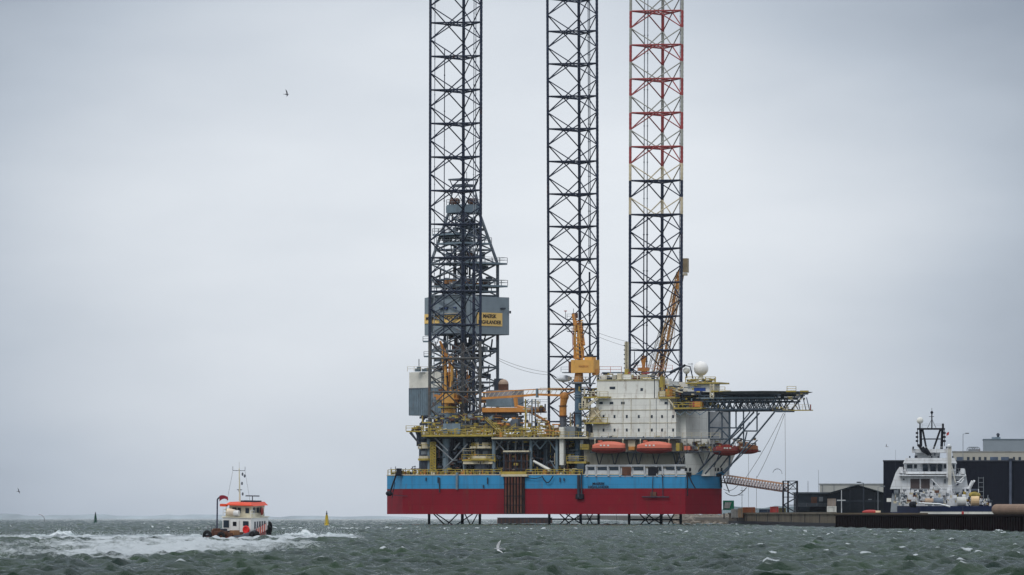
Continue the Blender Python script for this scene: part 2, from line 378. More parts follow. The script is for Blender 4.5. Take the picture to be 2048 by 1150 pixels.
# wind-blown spray: drops over the foam crests
q=MB(); rd=random.Random(6)
PK=[(-60,.3),(60,.4),(100,.5),(118,1.0),(135,.95),(160,.4),(300,.55),(360,.5),(400,.5),(430,.2),(470,.1),(545,.15),(575,1.0),(620,1.0),(660,.7),(700,.5),(725,.1)]
SPR=mat('spray_white',(.62,.65,.67),.8,var=.05)
for i in range(19000):
    px=rd.uniform(-40,722); hm=float(interp(px,PK)); x_=XX(px,496)
    z_=.15+hm*min(1.2,rd.expovariate(3.2)); y_=496+rd.gauss(0,2.6); r0=rd.uniform(.007,.018)
    x_+=z_*rd.uniform(-.3,1.2); c=(x_,y_,z_)
    q.add([(x_-r0*2,y_,z_),(x_+r0*2,y_,z_-r0*.3),(x_,y_-r0,z_+r0*1.4),(x_,y_+r0,z_-r0)],[[0,1,2],[0,3,1],[1,3,2],[0,2,3]],SPR)
q.build('spray',kind='stuff')
# ================================================================ THE RIG
rig=thing('drilling_rig','jack-up drilling rig with blue and red hull standing on three tall lattice legs','drilling rig',(5,1205,0))
ux,uy=.9266,-.376; nx_,ny_=.376,.9266; P0=(-24.2,1192.9)
def S(px,py,v=0.0):
    k=(px-1024)/F
    t=(k*(P0[1]+v*ny_)-P0[0]-v*nx_)/(ux-k*uy)
    x_=P0[0]+v*nx_+t*ux; y_=P0[1]+v*ny_+t*uy
    return Vector((x_,y_,Z_(py,y_)))
NV=Vector((nx_,ny_,0)); UV=Vector((ux,uy,0))
def ub(mb,px0,px1,py0,py1,v,dv,m):          # box in the rig's frame: photo rows/columns give the front face, dv its depth
    a=S(px0,py1,v); b=S(px1,py1,v); z1=S((px0+px1)/2,py0,v).z; z0=S((px0+px1)/2,py1,v).z
    c=b+NV*dv; d=a+NV*dv
    mb.prism([(a.x,a.y),(b.x,b.y),(c.x,c.y),(d.x,d.y)],z0,z1,m); return mb
# ---- hull
PL=[(-27.8,1201.4),(-24.2,1192.9),(37.5,1168.0),(45.7,1175.9),(24.2,1232),(21.3,1239.4),(12,1244)]
zb,zt=2.3,10.85; zl=7.85
HB=mat('hull_blue',(.035,.235,.45),.5,var=.08,streak=.35,rust=.36,scale=.15,spec=.15,plates=(9,2.2))
HR=mat('hull_red',(.195,.007,.017),.55,var=.10,streak=.35,rust=.2,scale=.12,spec=.1,plates=(9,2.2))
mb=MB()
mb.prism(PL,zb,zl,HR); hull=mb.build('hull',rig)
mb=MB(); mb.prism([(p[0],p[1]) for p in PL],zl+.002,zt,HB)
mb.build('upper_hull',hull,label='bright blue upper band of the hull')
mb=MB(); 
def off(poly,d):
    cx=sum(p[0] for p in poly)/len(poly); cy=sum(p[1] for p in poly)/len(poly)
    return [(p[0]+(p[0]-cx)/math.hypot(p[0]-cx,p[1]-cy)*d,p[1]+(p[1]-cy)/math.hypot(p[0]-cx,p[1]-cy)*d) for p in poly]
mb.prism(off(PL,.12),zt,zt+.18,CREAM); mb.prism(off(PL,.03),zl-.05,zl+.05,BRN)
mb.build('hull_fender_strip',hull)
# ---- things fixed to the hull side
mb=MB()
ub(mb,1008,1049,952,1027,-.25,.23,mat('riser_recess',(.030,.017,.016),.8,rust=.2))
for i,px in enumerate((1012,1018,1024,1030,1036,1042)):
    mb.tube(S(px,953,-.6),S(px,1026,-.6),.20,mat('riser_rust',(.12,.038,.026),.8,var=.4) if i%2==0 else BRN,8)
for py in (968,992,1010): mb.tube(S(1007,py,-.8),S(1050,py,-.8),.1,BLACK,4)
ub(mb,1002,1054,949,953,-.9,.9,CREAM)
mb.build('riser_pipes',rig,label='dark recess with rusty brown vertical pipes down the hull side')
mb=MB()
mb.tube(S(1157,950,-.4),S(1157,995,-.4),.3,DARK,8); mb.tube(S(1163,945,-.4),S(1163,992,-.4),.16,DARK,6)
ub(mb,1151,1166,988,998,-.6,.6,BLACK)
mb.build('hull_pipe',rig); mb=MB()
mb.tube(S(914,945,-.3),S(914,979,-.3),.28,GREYB,8)
for px,a_,b_ in ((876,954,966),(879,955,985),(1120,955,964),(1128,956,962),(967,970,976),(975,955,968),(852,955,962)):
    mb.build('hull_pipe',rig); mb=MB(); mb.tube(S(px,a_,-.2),S(px,b_,-.2),.14,DARK,6)
mb.build('hull_pipe',rig)
mb=MB(); mb.path([S(795,943,-.6),S(787,965,-.9),S(780,985,-1.2)],.22,BLACK,6); mb.sphere(S(778,987,-1.2),.75,BLACK,10,6,(1,1,.8)); mb.box(S(798,944,-.3),(1.2,1,1.6),BLACK)
mb.tube(S(783,990,-.3),S(815,992,-.3),.08,DARK,4); mb.tube(S(784,996,-.3),S(790,965,-.3),.1,DARK,4)
mb.build('anchor',rig)
mb=MB(); mb.tube(S(1284,994,-.35),S(1338,994,-.35),.16,DARK,6); mb.tube(S(1306,952,-.3),S(1304,994,-.3),.09,DARK,4); mb.tube(S(1325,950,-.3),S(1326,994,-.3),.09,DARK,4); ub(mb,1300,1312,984,992,-.3,.3,BRN)
mb.build('side_pipework',rig)
mb=MB()
pts=[]
for i in range(17):
    t=i/16; pts.append(S(1084+22*t,952+13*math.sin(math.pi*t),-.5))
mb.path(pts,.12,BLACK,6); mb.build('loading_hose',rig); mb=MB()
pts=[S(1050+36*i/8,953+4*math.sin(math.pi*i/8),-.5) for i in range(9)]; mb.path(pts,.08,BLACK,5); mb.build('loading_hose',rig); mb=MB()
pts=[S(1378,952,-.6),S(1384,965,-.8),S(1391,977,-.8)]; mb.path(pts,.14,BLACK,5); mb.tube(S(1375,948,-.5),S(1375,992,-.5),.12,BLACK,5)
mb.build('loading_hose',rig)
# lettering on the hull
c=S(1197,967.5,-.03); text('MAERSK',.78,facing(c,UV),LETT,rig,'hull_lettering',.01)
c=S(1197,974,-.03); text('HIGHLANDER',.78,facing(c,UV),LETT,rig,'hull_lettering',.01)
# ---- legs
def make_leg(D,pxt,pxb,yh,bay,pipes,scheme):
    A=Vector((XX(pxb,D),D,0)); lean=(XX(pxt,D)-XX(pxb,D))/(Z_(0,D))
    offs=[Vector((0,0,0)),Vector((7.30,8.82,0)),Vector((11.29,-1.91,0))]
    def P(i,z_): return A+offs[i]+Vector((lean*z_,0,z_))
    def Mid(i,j,z_,e=0): return (P(i,z_)+P(j,z_))/2
    zh=Z_(yh,D); b=bay/F*D
    levels=[zh+b*k for k in range(-16,4) if zh+b*k>-4]
    def mt(z_): # material by height
        return scheme(z_,zh,b)
    leg=MB(); chs={0:MB(),2:MB()}
    for i in range(3):
        r_=.29 if i!=1 else .34
        z_=levels[0]-b/2
        while z_<levels[-1]+b/2-.01:
            (leg if i==1 else chs[i]).tube(P(i,z_),P(i,z_+b/2),r_,mt(z_+b/4),8)
            n_=4
            if i!=1: cur=chs[i]
            else: cur=leg
            for q in range(n_):   # rack shoes
                zz=z_+b/2*(q+.5)/n_; c_=P(i,zz); cur.box(c_,(.62,.14,.5),mt(z_+b/4),R(20 if i else -30))
            z_+=b/2
    lo=leg.build('leg',rig); chs[0].build('chord',lo); chs[2].build('chord',lo)
    for zl_ in levels:
        m_=MB(); mh=mt(zl_-.1)
        for i,j in((0,1),(1,2),(0,2)):
            m_.tube(P(i,zl_),P(j,zl_),.185,mh,6)
            for s_ in (1,-1):
                ms=mt(zl_+s_*b/4)
                zn=zl_+s_*b/2
                for e in (i,j): m_.tube(Mid(i,j,zl_),P(e,zn),.14,ms,6)
            q=Mid(i,j,zl_); m_.sphere(q,.26,mh,8,5)
        q=[Mid(0,1,zl_),Mid(1,2,zl_),Mid(0,2,zl_)]
        for i in range(3): m_.tube(q[i],q[(i+1)%3],.12,mh,6)
        m_.build('lattice_bay',lo)
    m_=MB()
    for (px,z0_,z1_,v_,mm,rr_) in pipes:
        p0=Vector((XX(px,D+v_),D+v_,z0_)); m_.tube(p0,p0+Vector((lean*(z1_-z0_),0,z1_-z0_)),rr_,mm,6)
        for q in range(int((z1_-z0_)/4)): m_.box(p0+Vector((lean*q*4,0,q*4)),(rr_*3.2,rr_*3.2,.18),mm)
    m_.build('service_pipe',lo)
    return A
dk=lambda z_,zh,b:NAVY
WEA=mat('weathered_leg',(.085,.085,.085),.7,var=.3,rust=.6)
dk1=lambda z_,zh,b:WEA if 14<z_<39 else NAVY
def sch3(z_,zh,b):
    k=(z_-zh)/b; n=math.floor(k+.5-1e-6); 
    fr=k-math.floor(k)
    z360=-5; z428=-6
    if k<=-6+.001: return NAVY
    if k>-5.5 and k<=-5+.001: return NAVY
    if k<=-5.5: return PALEY
    if k<-4.5: return PALEY
    return REDP if (fr>=.5 or fr<.001) else PALE
pg=mat('grey_pipe',(.25,.27,.30),.6)
L1=make_leg(1200,861.0,858.2,45.5,67.1,[(867.5,12,122,6,pg,.09),(946,30,122,3.6,pg,.09),(949.5,12,122,3.8,pg,.09),(887,12,106,2,NAVY,.10),(946.5,12,60,3.4,NAVY,.3)],dk1)
L2=make_leg(1238,1094.8,1098.6,62.6,65.05,[(1178,60,122,3.8,pg,.12),(1181,60,122,4,pg,.12),(1180.5,12,58,3.6,NAVY,.22)],dk)
L3=make_leg(1187.6,1261.5,1258.2,22.2,67.8,[(1286.5,20,122,4.4,pg,.11),(1293,20,122,4.4,pg,.11),(1358,20,122,2,pg,.09),(1286.5,20,68,4.3,NAVY,.13),(1293,20,68,4.3,NAVY,.15)],sch3)
# ---- random small steelwork, pipes and lockers in a zone of the deck
def clutter(mb,px0,px1,py0,py1,v0,v1,n,mats,seed,sz=(3,9),pipe=.5):
    rd=random.Random(seed)
    for i in range(n):
        px=rd.uniform(px0,px1); py=rd.uniform(py0,py1); v_=rd.uniform(v0,v1); m=rd.choice(mats); q=rd.random()
        if q<pipe*.5:
            l=rd.uniform(.4,1)*(py1-py0)*.6; mb.tube(S(px,py,v_),S(px,min(py1,py+l),v_),rd.uniform(.06,.2),m,5)
        elif q<pipe:
            l=rd.uniform(5,22); mb.tube(S(px,py,v_),S(min(px1,px+l),py+rd.choice((0,0,0,rd.uniform(-6,6))),v_),rd.uniform(.06,.17),m,5)
        else:
            a_=rd.uniform(*sz); h_=rd.uniform(*sz)*.7; ub(mb,px,min(px1,px+a_),py,min(py1,py+h_),v_,a_/9*rd.uniform(.5,1.2),m)
def urail(mb,px0,px1,py,v,m=YEL,t=.06): mb.rail([S(px0,py,v),S(px1,py,v)],m,t=t)
# ---- main deck edge: bulwark posts, rails, low machinery
mb=MB()
for a_,b_ in((782,1003),(1052,1165)): urail(mb,a_,b_,949,.25,YEL,.09)
e0=Vector((-27.6,1201.2,zt+.2)); mb.rail([e0,S(806,949,.1)],YEL,t=.09)
px=784
rd=random.Random(3)
while px<1165:
    if not 1003<px<1052:
        h=rd.uniform(2.5,9); ub(mb,px,px+rd.uniform(1.2,4),949-h,949,rd.uniform(.3,1.4),.6,rd.choice((YEL,BRN,ORA,CREAM,YEL,DARK)))
    px+=rd.uniform(2,5)
ub(mb,1003,1052,943,949,.2,.5,YEL)
for px,h in ((782,14),(791,16),(811,13),(825,16),(830,18),(918,14),(1030,20),(1055,22),(1100,16)): mb.tube(S(px,949,.4),S(px,949-h,.4),.07,DARK,4)
mb.tube(S(824,934,.4),S(831,933,.4),.12,DARK,4)
mb.build('deck_railing',rig)
mb=MB(); clutter(mb,800,1168,936,949,1.5,7,150,[DARK,DARK,BRN,YEL,GREYS,BLUED,BRN,BLACK,CREAM],5,(3,9),.4)
mb.build('deck_machinery',rig,kind='stuff')
# ---- lower tier between main deck and upper deck
mb=MB()
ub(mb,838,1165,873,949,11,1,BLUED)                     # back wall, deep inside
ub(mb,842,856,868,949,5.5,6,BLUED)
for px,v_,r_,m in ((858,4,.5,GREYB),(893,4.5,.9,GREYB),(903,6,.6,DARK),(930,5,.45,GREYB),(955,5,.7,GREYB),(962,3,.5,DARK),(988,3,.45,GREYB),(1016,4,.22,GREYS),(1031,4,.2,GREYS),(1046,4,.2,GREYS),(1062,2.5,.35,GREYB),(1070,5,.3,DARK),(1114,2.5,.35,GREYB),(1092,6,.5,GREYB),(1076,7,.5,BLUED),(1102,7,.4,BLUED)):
    mb.tube(S(px,872,v_),S(px,949,v_),r_,m,10)
for a_,b_,c_,d_ in ((872,890,906,921),(906,921,935,888),(870,876,896,902),(1060,874,1080,898),(1096,878,1112,902),(1062,896,1080,876),(1080,898,1096,878),(908,900,920,885),(885,940,905,921),(1016,885,1030,872),(1031,885,1045,872),(1100,920,1116,945),(990,880,1008,900),(1008,876,992,900)):
    mb.tube(S(a_,b_,2.6),S(c_,d_,2.6),.16,GREYS if a_<1050 else GREYB,6)
mb.build('lower_deck_frame',rig)
mb=MB(); clutter(mb,845,990,876,946,3,10,320,[DARK,BLUED,GREYB,DARK,BLACK,GREYS,BRN],11,(3,10),.55)
clutter(mb,985,1168,880,946,3.4,10,330,[DARK,BLUED,BRN,DARK,BLACK,GREYS,BRN,YEL],12,(3,10),.5)
clutter(mb,985,1165,905,946,1.5,4,60,[BRN,BLUED,YEL,DARK,GREYS,CREAM],13,(3,8),.5)
mb.build('lower_deck_pipework',rig,kind='stuff')
# riser rack: red-brown upright pipes on deck
mb=MB()
for i in range(17): mb.tube(S(1008+i*2.9,903+(i%3)*3,1.6+(i%4)*.5),S(1008+i*2.9,944,1.6+(i%4)*.5),.17,BRN if i%3 else DARK,6)
for py in (906,922,938): mb.tube(S(1005,py,1.3),S(1059,py,1.3),.1,DARK,4)
ub(mb,1006,1058,901,904,1.2,2.5,CREAM)
mb.build('pipe_rack',rig)
# jack houses round the chords: stacked cream gearcases with yellow ladder towers
def gear(px0,px1,pyt,v,platform=True):
    m=MB(); pxc=(px0+px1)/2; w_=(px1-px0)/9/2
    for (a_,b_,k_,mm) in ((885,893,.75,CREAM),(893,897,1.25,CREAM),(897,901,.8,DARK),(901,909,.7,GREYS),(909,912,.9,DARK),(912,917,1.15,CREAM),(917,921,1.3,YEL),(921,946,.85,DARK)):
        q=S(pxc,b_,v); t_=S(pxc,a_,v).z; m.tube(q,Vector((q.x,q.y,t_)),w_*k_,mm,14)
    q=S(pxc,899,v); m.rail([q+Vector((w_*1.25*math.cos(t),w_*1.25*math.sin(t),0)) for t in [i*math.pi/3 for i in range(6)]],YEL,t=.06,closed=True)
    ub(m,px1+1,px1+8,884,945,v-.5,1.2,YEL) if platform else None
    m.build('jacking_gear',rig)
gear(839,860,885,4); gear(945,990,885,4.5,False)
mb=MB()
for px in (861,871): 
    for dv in (3,4.3): mb.tube(S(px,884,dv),S(px,946,dv),.14,YEL,4)
for i in range(12): 
    mb.tube(S(861,884+i*5.5,3),S(871,884+i*5.5,3),.09,YEL,4); mb.tube(S(861,884+i*5.5,3),S(871,889.5+i*5.5,3),.09,YEL,4)
mb.build('ladder_tower',rig); mb=MB()
for px in (944,950):
    for dv in (3,4): mb.tube(S(px,886,dv),S(px,925,dv),.13,YEL,4)
for i in range(8): mb.tube(S(944,886+i*5,3),S(950,886+i*5,3),.09,YEL,4)
ub(mb,924,990,919,922,2.2,3,YEL); urail(mb,924,990,919,2.2,YEL,.07); ub(mb,926,985,922,928,2.4,2,CREAM); urail(mb,926,950,907,2.4,CREAM,.05)
clutter(mb,924,990,908,926,2.2,4,45,[YEL,CREAM,BRN,YEL,ORA],21,(2,6),.4)
mb.build('ladder_tower',rig)
# ---- upper deck (yellow) at rows 862-877
mb=MB()
ub(mb,843,985,869,873,1.0,13,YEL)
ub(mb,983,1176,874.5,877.5,.6,13,CREAM)
ub(mb,812,845,861.5,864,3,8,YEL)
for a_,b_ in ((822,864),(832,864),(842,864)): mb.tube(S(a_,b_,3.2),S(846,900,4),.2,DARK,6)
mb.tube(S(820,865,3.2),S(842,891,3.2),.22,DARK,6)
ub(mb,833,848,864,892,5,2,BLUED)
ub(mb,845,1176,873,876,3,1,BLUED); ub(mb,985,1176,878,881,2.2,1,BLUED)
mb.build('upper_deck',rig)
mb=MB()
urail(mb,812,846,861.5,3.05,YEL,.07); urail(mb,843,985,869,1.0,YEL,.08); urail(mb,843,985,862,3.0,YEL,.08); urail(mb,985,1176,874,.7,YEL,.08); urail(mb,985,1120,864,4,YEL,.08)
for i,px in enumerate(range(845,1120,7)):
    rd=random.Random(i); ub(mb,px,px+rd.uniform(2,5),(858 if px<985 else 864)+rd.uniform(0,6),(869 if px<985 else 874),1.5+rd.uniform(0,3),.7,rd.choice((YEL,YEL,CREAM,ORA,BRN,YEL)))
for a_,b_,c_,d_ in ((970,838,1002,868),(974,838,1008,868),(1008,868,1030,852),(905,868,925,850)):
    mb.tube(S(a_,b_,2.5),S(c_,d_,2.5),.12,YEL,4); mb.tube(S(a_,b_-4,2.5),S(c_,d_-4,2.5),.07,YEL,4)
clutter(mb,985,1120,856,874,1,3,90,[YEL,YEL,ORA,CREAM,YEL],36,(1.5,4),.8); clutter(mb,846,985,855,869,1,3,70,[YEL,YEL,CREAM,YEL],37,(1.5,4),.8)
mb.build('walkway_railing',rig)
mb=MB(); clutter(mb,845,985,828,868,3,12,200,[DARK,GREYB,YEL,BRN,GREYS,DARK,YEL],31,(3,9),.6)
clutter(mb,985,1095,838,872,3,12,110,[YEL,BRN,GREYS,YEL,DARK,ORA],32,(3,8),.6)
clutter(mb,1140,1180,825,874,3,11,45,[GREYS,DARK,YEL,BRN,CREAM],33,(2,6),.7)
clutter(mb,820,846,852,862,3.5,8,22,[BRN,DARK,YEL],34,(3,7),.4)
clutter(mb,958,1008,838,868,3,10,60,[ORA,BRN,YEL,DARK,DARK],35,(3,8),.6)
mb.build('upper_deck_machinery',rig,kind='stuff')
# grey cabins on the upper deck
mb=MB(); ub(mb,886,920,847,868,2,3,GREYB); mb.build('deck_cabin',rig)
mb=MB(); ub(mb,1118,1127,854,876,1.4,1.6,WHITE); ub(mb,1119,1127,877.6,930,1.5,1.2,WHITE); mb.build('ventilation_trunk',rig,label='tall white duct beside the blue crane column')
mb=MB(); ub(mb,1128,1150,853,874,2.5,3,GREYS); mb.build('deck_cabin',rig)
# mud hopper, grey wedge between
mb=MB(); a=S(1008,857,6);b=S(1036,857,6); a2=S(1024,838,6); b2=S(1036,838,6)
mb.loft([[a,b,b2,a2],[a+NV*3,b+NV*3,b2+NV*3,a2+NV*3]],DERR); ub(mb,988,1038,857,863,6,4,DARK); mb.build('hopper',rig)
# grey machinery house with brown domed drum on top
mb=MB(); ub(mb,972,1024,780,797,16,7,mat('mauve_panel',(.25,.235,.25),.7,var=.15,rust=.05)); ub(mb,972,1024,797,813,16,7,GREYB); mb.build('machinery_house',rig)
mb=MB(); q=S(1007,780,17); 
mb.tube(q,q+Vector((0,0,1.3)),1.15,BRN,14); mb.sphere(q+Vector((0,0,1.3)),1.13,mat('drum_tan',(.33,.24,.18),.7),14,8); ub(mb,988,1000,757,780,17,2,DARK)
mb.build('exhaust_drum',rig)
# white diagonal boom
mb=MB(); mb.tube(S(1067,922,1.2),S(1098,939,1.2),.26,WHITE,8,.34); mb.sphere(S(1099,940,1.2),.42,WHITE,8,6); mb.build('white_boom',rig)
mb=MB(); ub(mb,1137,1158,911,922,1.5,2,GREYS); ub(mb,1133,1172,923,927,1.0,3,YEL); urail(mb,1133,1172,923,1.0,YEL,.07); ub(mb,1154,1168,927,951,1.0,2,BLUED)
ub(mb,1163,1176,889,899,.5,2,YEL); urail(mb,1161,1177,899,.4,YEL,.08); ub(mb,1165,1176,880,889,2,3,BLACK); ub(mb,1160,1166,880,895,1.5,2,GREYS)
mb.build('landing_platform',rig)
# ================================================================ DERRICK (set 45 degrees to the hull side)
DC=Vector((-10.9,1226.5,0)); ax=Vector((.693,-.721,0)); pxv=Vector((.721,.693,0)); hs=5.4
def zd(py): return Z_(py,1226.5)
def crn(i,s=1,dx=0): 
    a_,b_=((-1,-1),(1,-1),(1,1),(-1,1))[i]; return DC+ax*a_*hs*s+pxv*b_*hs*s
der=MB()
zb_,z1,z2=zd(865),zd(528),zd(427)
for i in range(4):
    p=crn(i); q=crn(i,.46)
    der.tube(p+Vector((0,0,zb_)),p+Vector((0,0,z1)),.36 if i!=1 else .5,DERR if i!=1 else DARK,8); der.tube(p+Vector((0,0,z1)),q+Vector((0,0,z2)),.34,DERR,8)
derrick=der.build('derrick',rig)
mb=MB()
def face_brace(i,j,za,zb,sa,sb,r=.16):
    pa=crn(i,sa)+Vector((0,0,za)); pb=crn(j,sa)+Vector((0,0,za)); qa=crn(i,sb)+Vector((0,0,zb)); qb=crn(j,sb)+Vector((0,0,zb))
    mb.tube(pa,qb,r,DERR,5); mb.tube(pb,qa,r,DERR,5); mb.tube(qa,qb,r*1.2,DERR,5)
rows=[865,835,800,765,735,702,668,630,592,560,528]
for a_,b_ in zip(rows,rows[1:]):
    for i in range(4): face_brace(i,(i+1)%4,zd(a_),zd(b_),1,1)
rows=[528,500,475,450,427]
for a_,b_ in zip(rows,rows[1:]):
    sa=1-.54*(528-a_)/101; sb=1-.54*(528-b_)/101
    for i in range(4): face_brace(i,(i+1)%4,zd(a_),zd(b_),sa,sb,.14)
mb.build('cross_bracing',derrick)
def plat(pyz,s0,name='platform',m=GREYB,h=.5,rl=True,ext=(0,0)):
    q=MB(); cs=[crn(i,s0)+ax*ext[0]+pxv*ext[1] for i in range(4)]; z_=zd(pyz)
    q.prism([(c.x,c.y) for c in cs],z_-h,z_,m)
    if rl: q.rail([Vector((c.x,c.y,z_)) for c in cs],GREYS,closed=True,t=.06,h=1.2)
    return q
q=plat(410,.52,h=.2); q.prism([((DC+ax*a_*2.9+pxv*b_*2.9).x,(DC+ax*a_*2.9+pxv*b_*2.9).y) for a_,b_ in((-1,-1),(1,-1),(1,1),(-1,1))],zd(426),zd(412),GREYB)
q.build('crown_platform',derrick)
q=MB()
for i in range(4):
    p=crn(i,.44)+Vector((0,0,zd(410))); t=crn(i,.30)+Vector((0,0,zd(372))); q.tube(p,t,.2,DERR,6); p2=crn((i+1)%4,.44)+Vector((0,0,zd(410))); q.tube(p2,t,.1,DERR,5)
cs=[crn(i,.36) for i in range(4)]; q.prism([(c.x,c.y) for c in cs],zd(374),zd(369),DERR)
cs=[crn(i,.44)+ax*.2-pxv*.5 for i in range(4)]; q.prism([(c.x,c.y) for c in cs],zd(361),zd(358),DERR)
for i in range(4): q.tube(crn(i,.34)+Vector((0,0,zd(373))),crn(i,.42)+Vector((0,0,zd(360))),.12,DERR,5)
for dx_ in (-2.6,-1.6,1.5,2.3): q.sphere(DC+Vector((dx_,0,zd(403))),.75,BRN,10,6,(1,.6,1.1))
q.tube(DC+Vector((.6,0,zd(358))),DC+Vector((.6,0,zd(344))),.07,DERR,4)
q.build('crown_block',derrick)
q=MB()
q.tube(DC+Vector((-.2,-2,zb_)),DC+Vector((-.2,-2,zd(415))),.62,DARK,10); q.tube(DC+Vector((1.3,0,zb_)),DC+Vector((1.3,0,zd(440))),.25,DERR,8); q.tube(DC+Vector((-1.9,0,zb_)),DC+Vector((-1.9,0,zd(440))),.2,DERR,8)
for py in range(440,860,18): q.box(DC+Vector((-.2,-2,zd(py))),(1.6,1.6,.5),DARK,R(45))
q.build('travelling_guide',derrick)
for py,s0,e_ in ((526,1.12,(.6,1.2)),(486,.82,(0,0)),(468,.72,(-1.2,-1.2)),(571,1.14,(.6,1.1)),(582,1.02,(0,0))):
    plat(py,s0,ext=e_,h=.4).build('platform',derrick)
q=MB()
rd=random.Random(9)
for i in range(26):
    a_=rd.uniform(-4.5,4.8); b_=rd.uniform(-4.5,4.5); c_=DC+ax*a_+pxv*b_
    q.box((c_.x,c_.y,zd(rd.uniform(563,579))),(rd.uniform(.5,2.8),rd.uniform(.4,1.5),rd.uniform(.3,.9)),rd.choice((ORA,ORA,BRN,DARK,DERR)),rd.uniform(0,3))
q.tube(DC-ax*4+Vector((0,0,zd(575))),DC+pxv*5+Vector((0,0,zd(568))),.4,ORA,8)
q.build('pipe_handling_gear',derrick)
q=MB()
rd=random.Random(19)
for i in range(360):
    a_=rd.uniform(-5.2,5.2); b_=rd.uniform(-5.2,5.2); c_=DC+ax*a_+pxv*b_; py=rd.uniform(672,860) if i<270 else rd.uniform(440,590); 
    if py<528 : c_=DC+(c_-DC)*.6; 
    m_=rd.choice((DARK,DARK,DERR,BRN,GREYS,DARK,ORA if py>740 else DERR))
    if rd.random()<.6: q.tube((c_.x,c_.y,zd(py)),(c_.x+rd.uniform(-.6,.6),c_.y,zd(py-rd.uniform(10,60))),rd.uniform(.06,.22),m_,5)
    else: q.box((c_.x,c_.y,zd(py)),(rd.uniform(.5,2.4),rd.uniform(.4,1.8),rd.uniform(.3,1.3)),m_,rd.choice((R(46),R(-44),0)))
q.build('drilling_pipework',derrick,kind='stuff')
# wind wall: two grey cladding faces round the racking board
C0=Vector((XX(941,1218),1218,0)); c1=C0-ax*15.1; c2=C0+pxv*12.0; c3=c1+pxv*12.0
zw0,zw1=Z_(667,1218),Z_(592,1218)
q=MB()
for a_,b_ in((C0,c1),(C0,c2),(c1,c3),(c2,c3)):
    d_=(b_-a_).normalized(); n_=Vector((d_.y,-d_.x,0))*.1
    q.prism([((a_+n_).x,(a_+n_).y),((b_+n_).x,(b_+n_).y),((b_-n_).x,(b_-n_).y),((a_-n_).x,(a_-n_).y)],zw0,zw1,WALLG)
    n=int((b_-a_).length/1.2)
    for i in range(n+1):
        p=a_.lerp(b_,i/n); q.box((p.x,p.y,(zw0+zw1)/2),(.1,.1,zw1-zw0+.02),WALLG,R(46))
mid=C0-ax*7.6+Vector((0,0,zw1)); 
q.add([c1+Vector((0,0,zw1)),C0+Vector((0,0,zw1)),mid+Vector((0,0,.9)),],[[0,1,2]],WALLG)
q.prism([(p.x,p.y) for p in(C0,c1,c3,c2)],zw0-.1,zw0,DARK)
ww=q.build('wind_wall',derrick)
def sign(p_start,d_,L_,z0,z1,lines,sz,sx=1):
    n_=Vector((d_.y,-d_.x,0)); 
    if n_.y>0: n_=-n_
    q=MB(); a_=p_start+n_*.2; b_=a_+d_*L_; c_=b_+n_*.06; e_=a_+n_*.06
    q.prism([(p.x,p.y) for p in(a_,b_,c_,e_)],z0,z1,SIGNY); o=q.build('name_sign',derrick)
    for s_,zz,cx_ in lines:
        c=a_+d_*cx_+n_*.09+Vector((0,0,zz)); text(s_,sz,facing(c,d_),LETT,derrick,'lettering',.03,sx)
zz0,zz1=Z_(645,1221),Z_(626,1221); zm=(zz0+zz1)/2
s0=C0-ax*15.0
sign(s0,ax,5.0,zz0,zz1,[('MAERSK',zm,2.5)],1.15,.95)
sign(s0+ax*6.6,ax,6.6,zz0,zz1,[('HIGHLANDER',zm,3.2)],1.15,.8)
za,zb2=Z_(652,1222),Z_(625.5,1222)
sign(C0+pxv*1.8,pxv,7.9,za,zb2,[('MAERSK',za+(zb2-za)*.73,3.9),('HIGHLANDER',za+(zb2-za)*.27,3.95)],1.2,.95)
q=MB(); c=C0+pxv*10+Vector((.1,-.3,Z_(617,1225))); q.box(c,(1.3,.5,.35),DARK,R(45)); q.build('floodlight',ww); q=MB(); c=C0+pxv*12+Vector((.3,-.1,Z_(624,1225))); q.box(c,(.4,.4,.6),DARK)
q.build('floodlight',ww); q=MB()
for t in (3.5,5.2,8.0): q=MB(); c=C0-ax*(15-t-2)+Vector((-.15,-.3,Z_(616,1222))); q.box(c,(.9,.4,.5),mat('navy_fitting',(.03,.05,.12),.6),R(-46)); q.build('floodlight',ww)
# side balconies and hoists
for py,px0,px1 in ((683,846,866),(713,848,868)):
    q=MB(); a_=W(px0,py,1226); b_=W(px1,py,1226); q.box((a_+b_)/2,((b_-a_).length,2.4,.3),GREYB); q.rail([a_+Vector((0,-1.1,0)),b_+Vector((0,-1.1,0))],GREYS,t=.06); q.build('platform',derrick)
# drill floor housings on the left: cream box over corrugated grey container
def abox(px_right,py0,py1,Lx,dep,Yr,m,name,parent,rib=None,roof=None):
    a_=Vector((XX(px_right,Yr),Yr,0)); b_=a_-ax*Lx; c_=b_+pxv*dep; d_=a_+pxv*dep; q=MB()
    q.prism([(p.x,p.y) for p in(a_,b_,c_,d_)],Z_(py1,Yr),Z_(py0,Yr),m)
    if rib:
        n=int(Lx/rib)
        for i in range(n+1):
            p=a_.lerp(b_,i/n); q.box((p.x,p.y,(Z_(py1,Yr)+Z_(py0,Yr))/2),(.12,.2,Z_(py0,Yr)-Z_(py1,Yr)-.1),m,R(-46))
        q.prism([(p.x,p.y) for p in(a_+Vector((.1,-.12,0)),b_+Vector((-.1,-.1,0)),c_,d_)],Z_(py0,Yr)-.1,Z_(py0,Yr)+.15,DERR)
    return q.build(name,parent)
abox(882,743,775,10.6,5,1224,CREAM2,'mud_house',rig)
abox(882,776,830,10.6,5,1224,GREYB,'drill_floor_cabin',rig,rib=.6)
q=MB(); 
for px,h in ((838,10),(834,6),(848,5),(853,7)): q.tube(W(px,743,1228),W(px,743-h,1228),.5,GREYB,10)
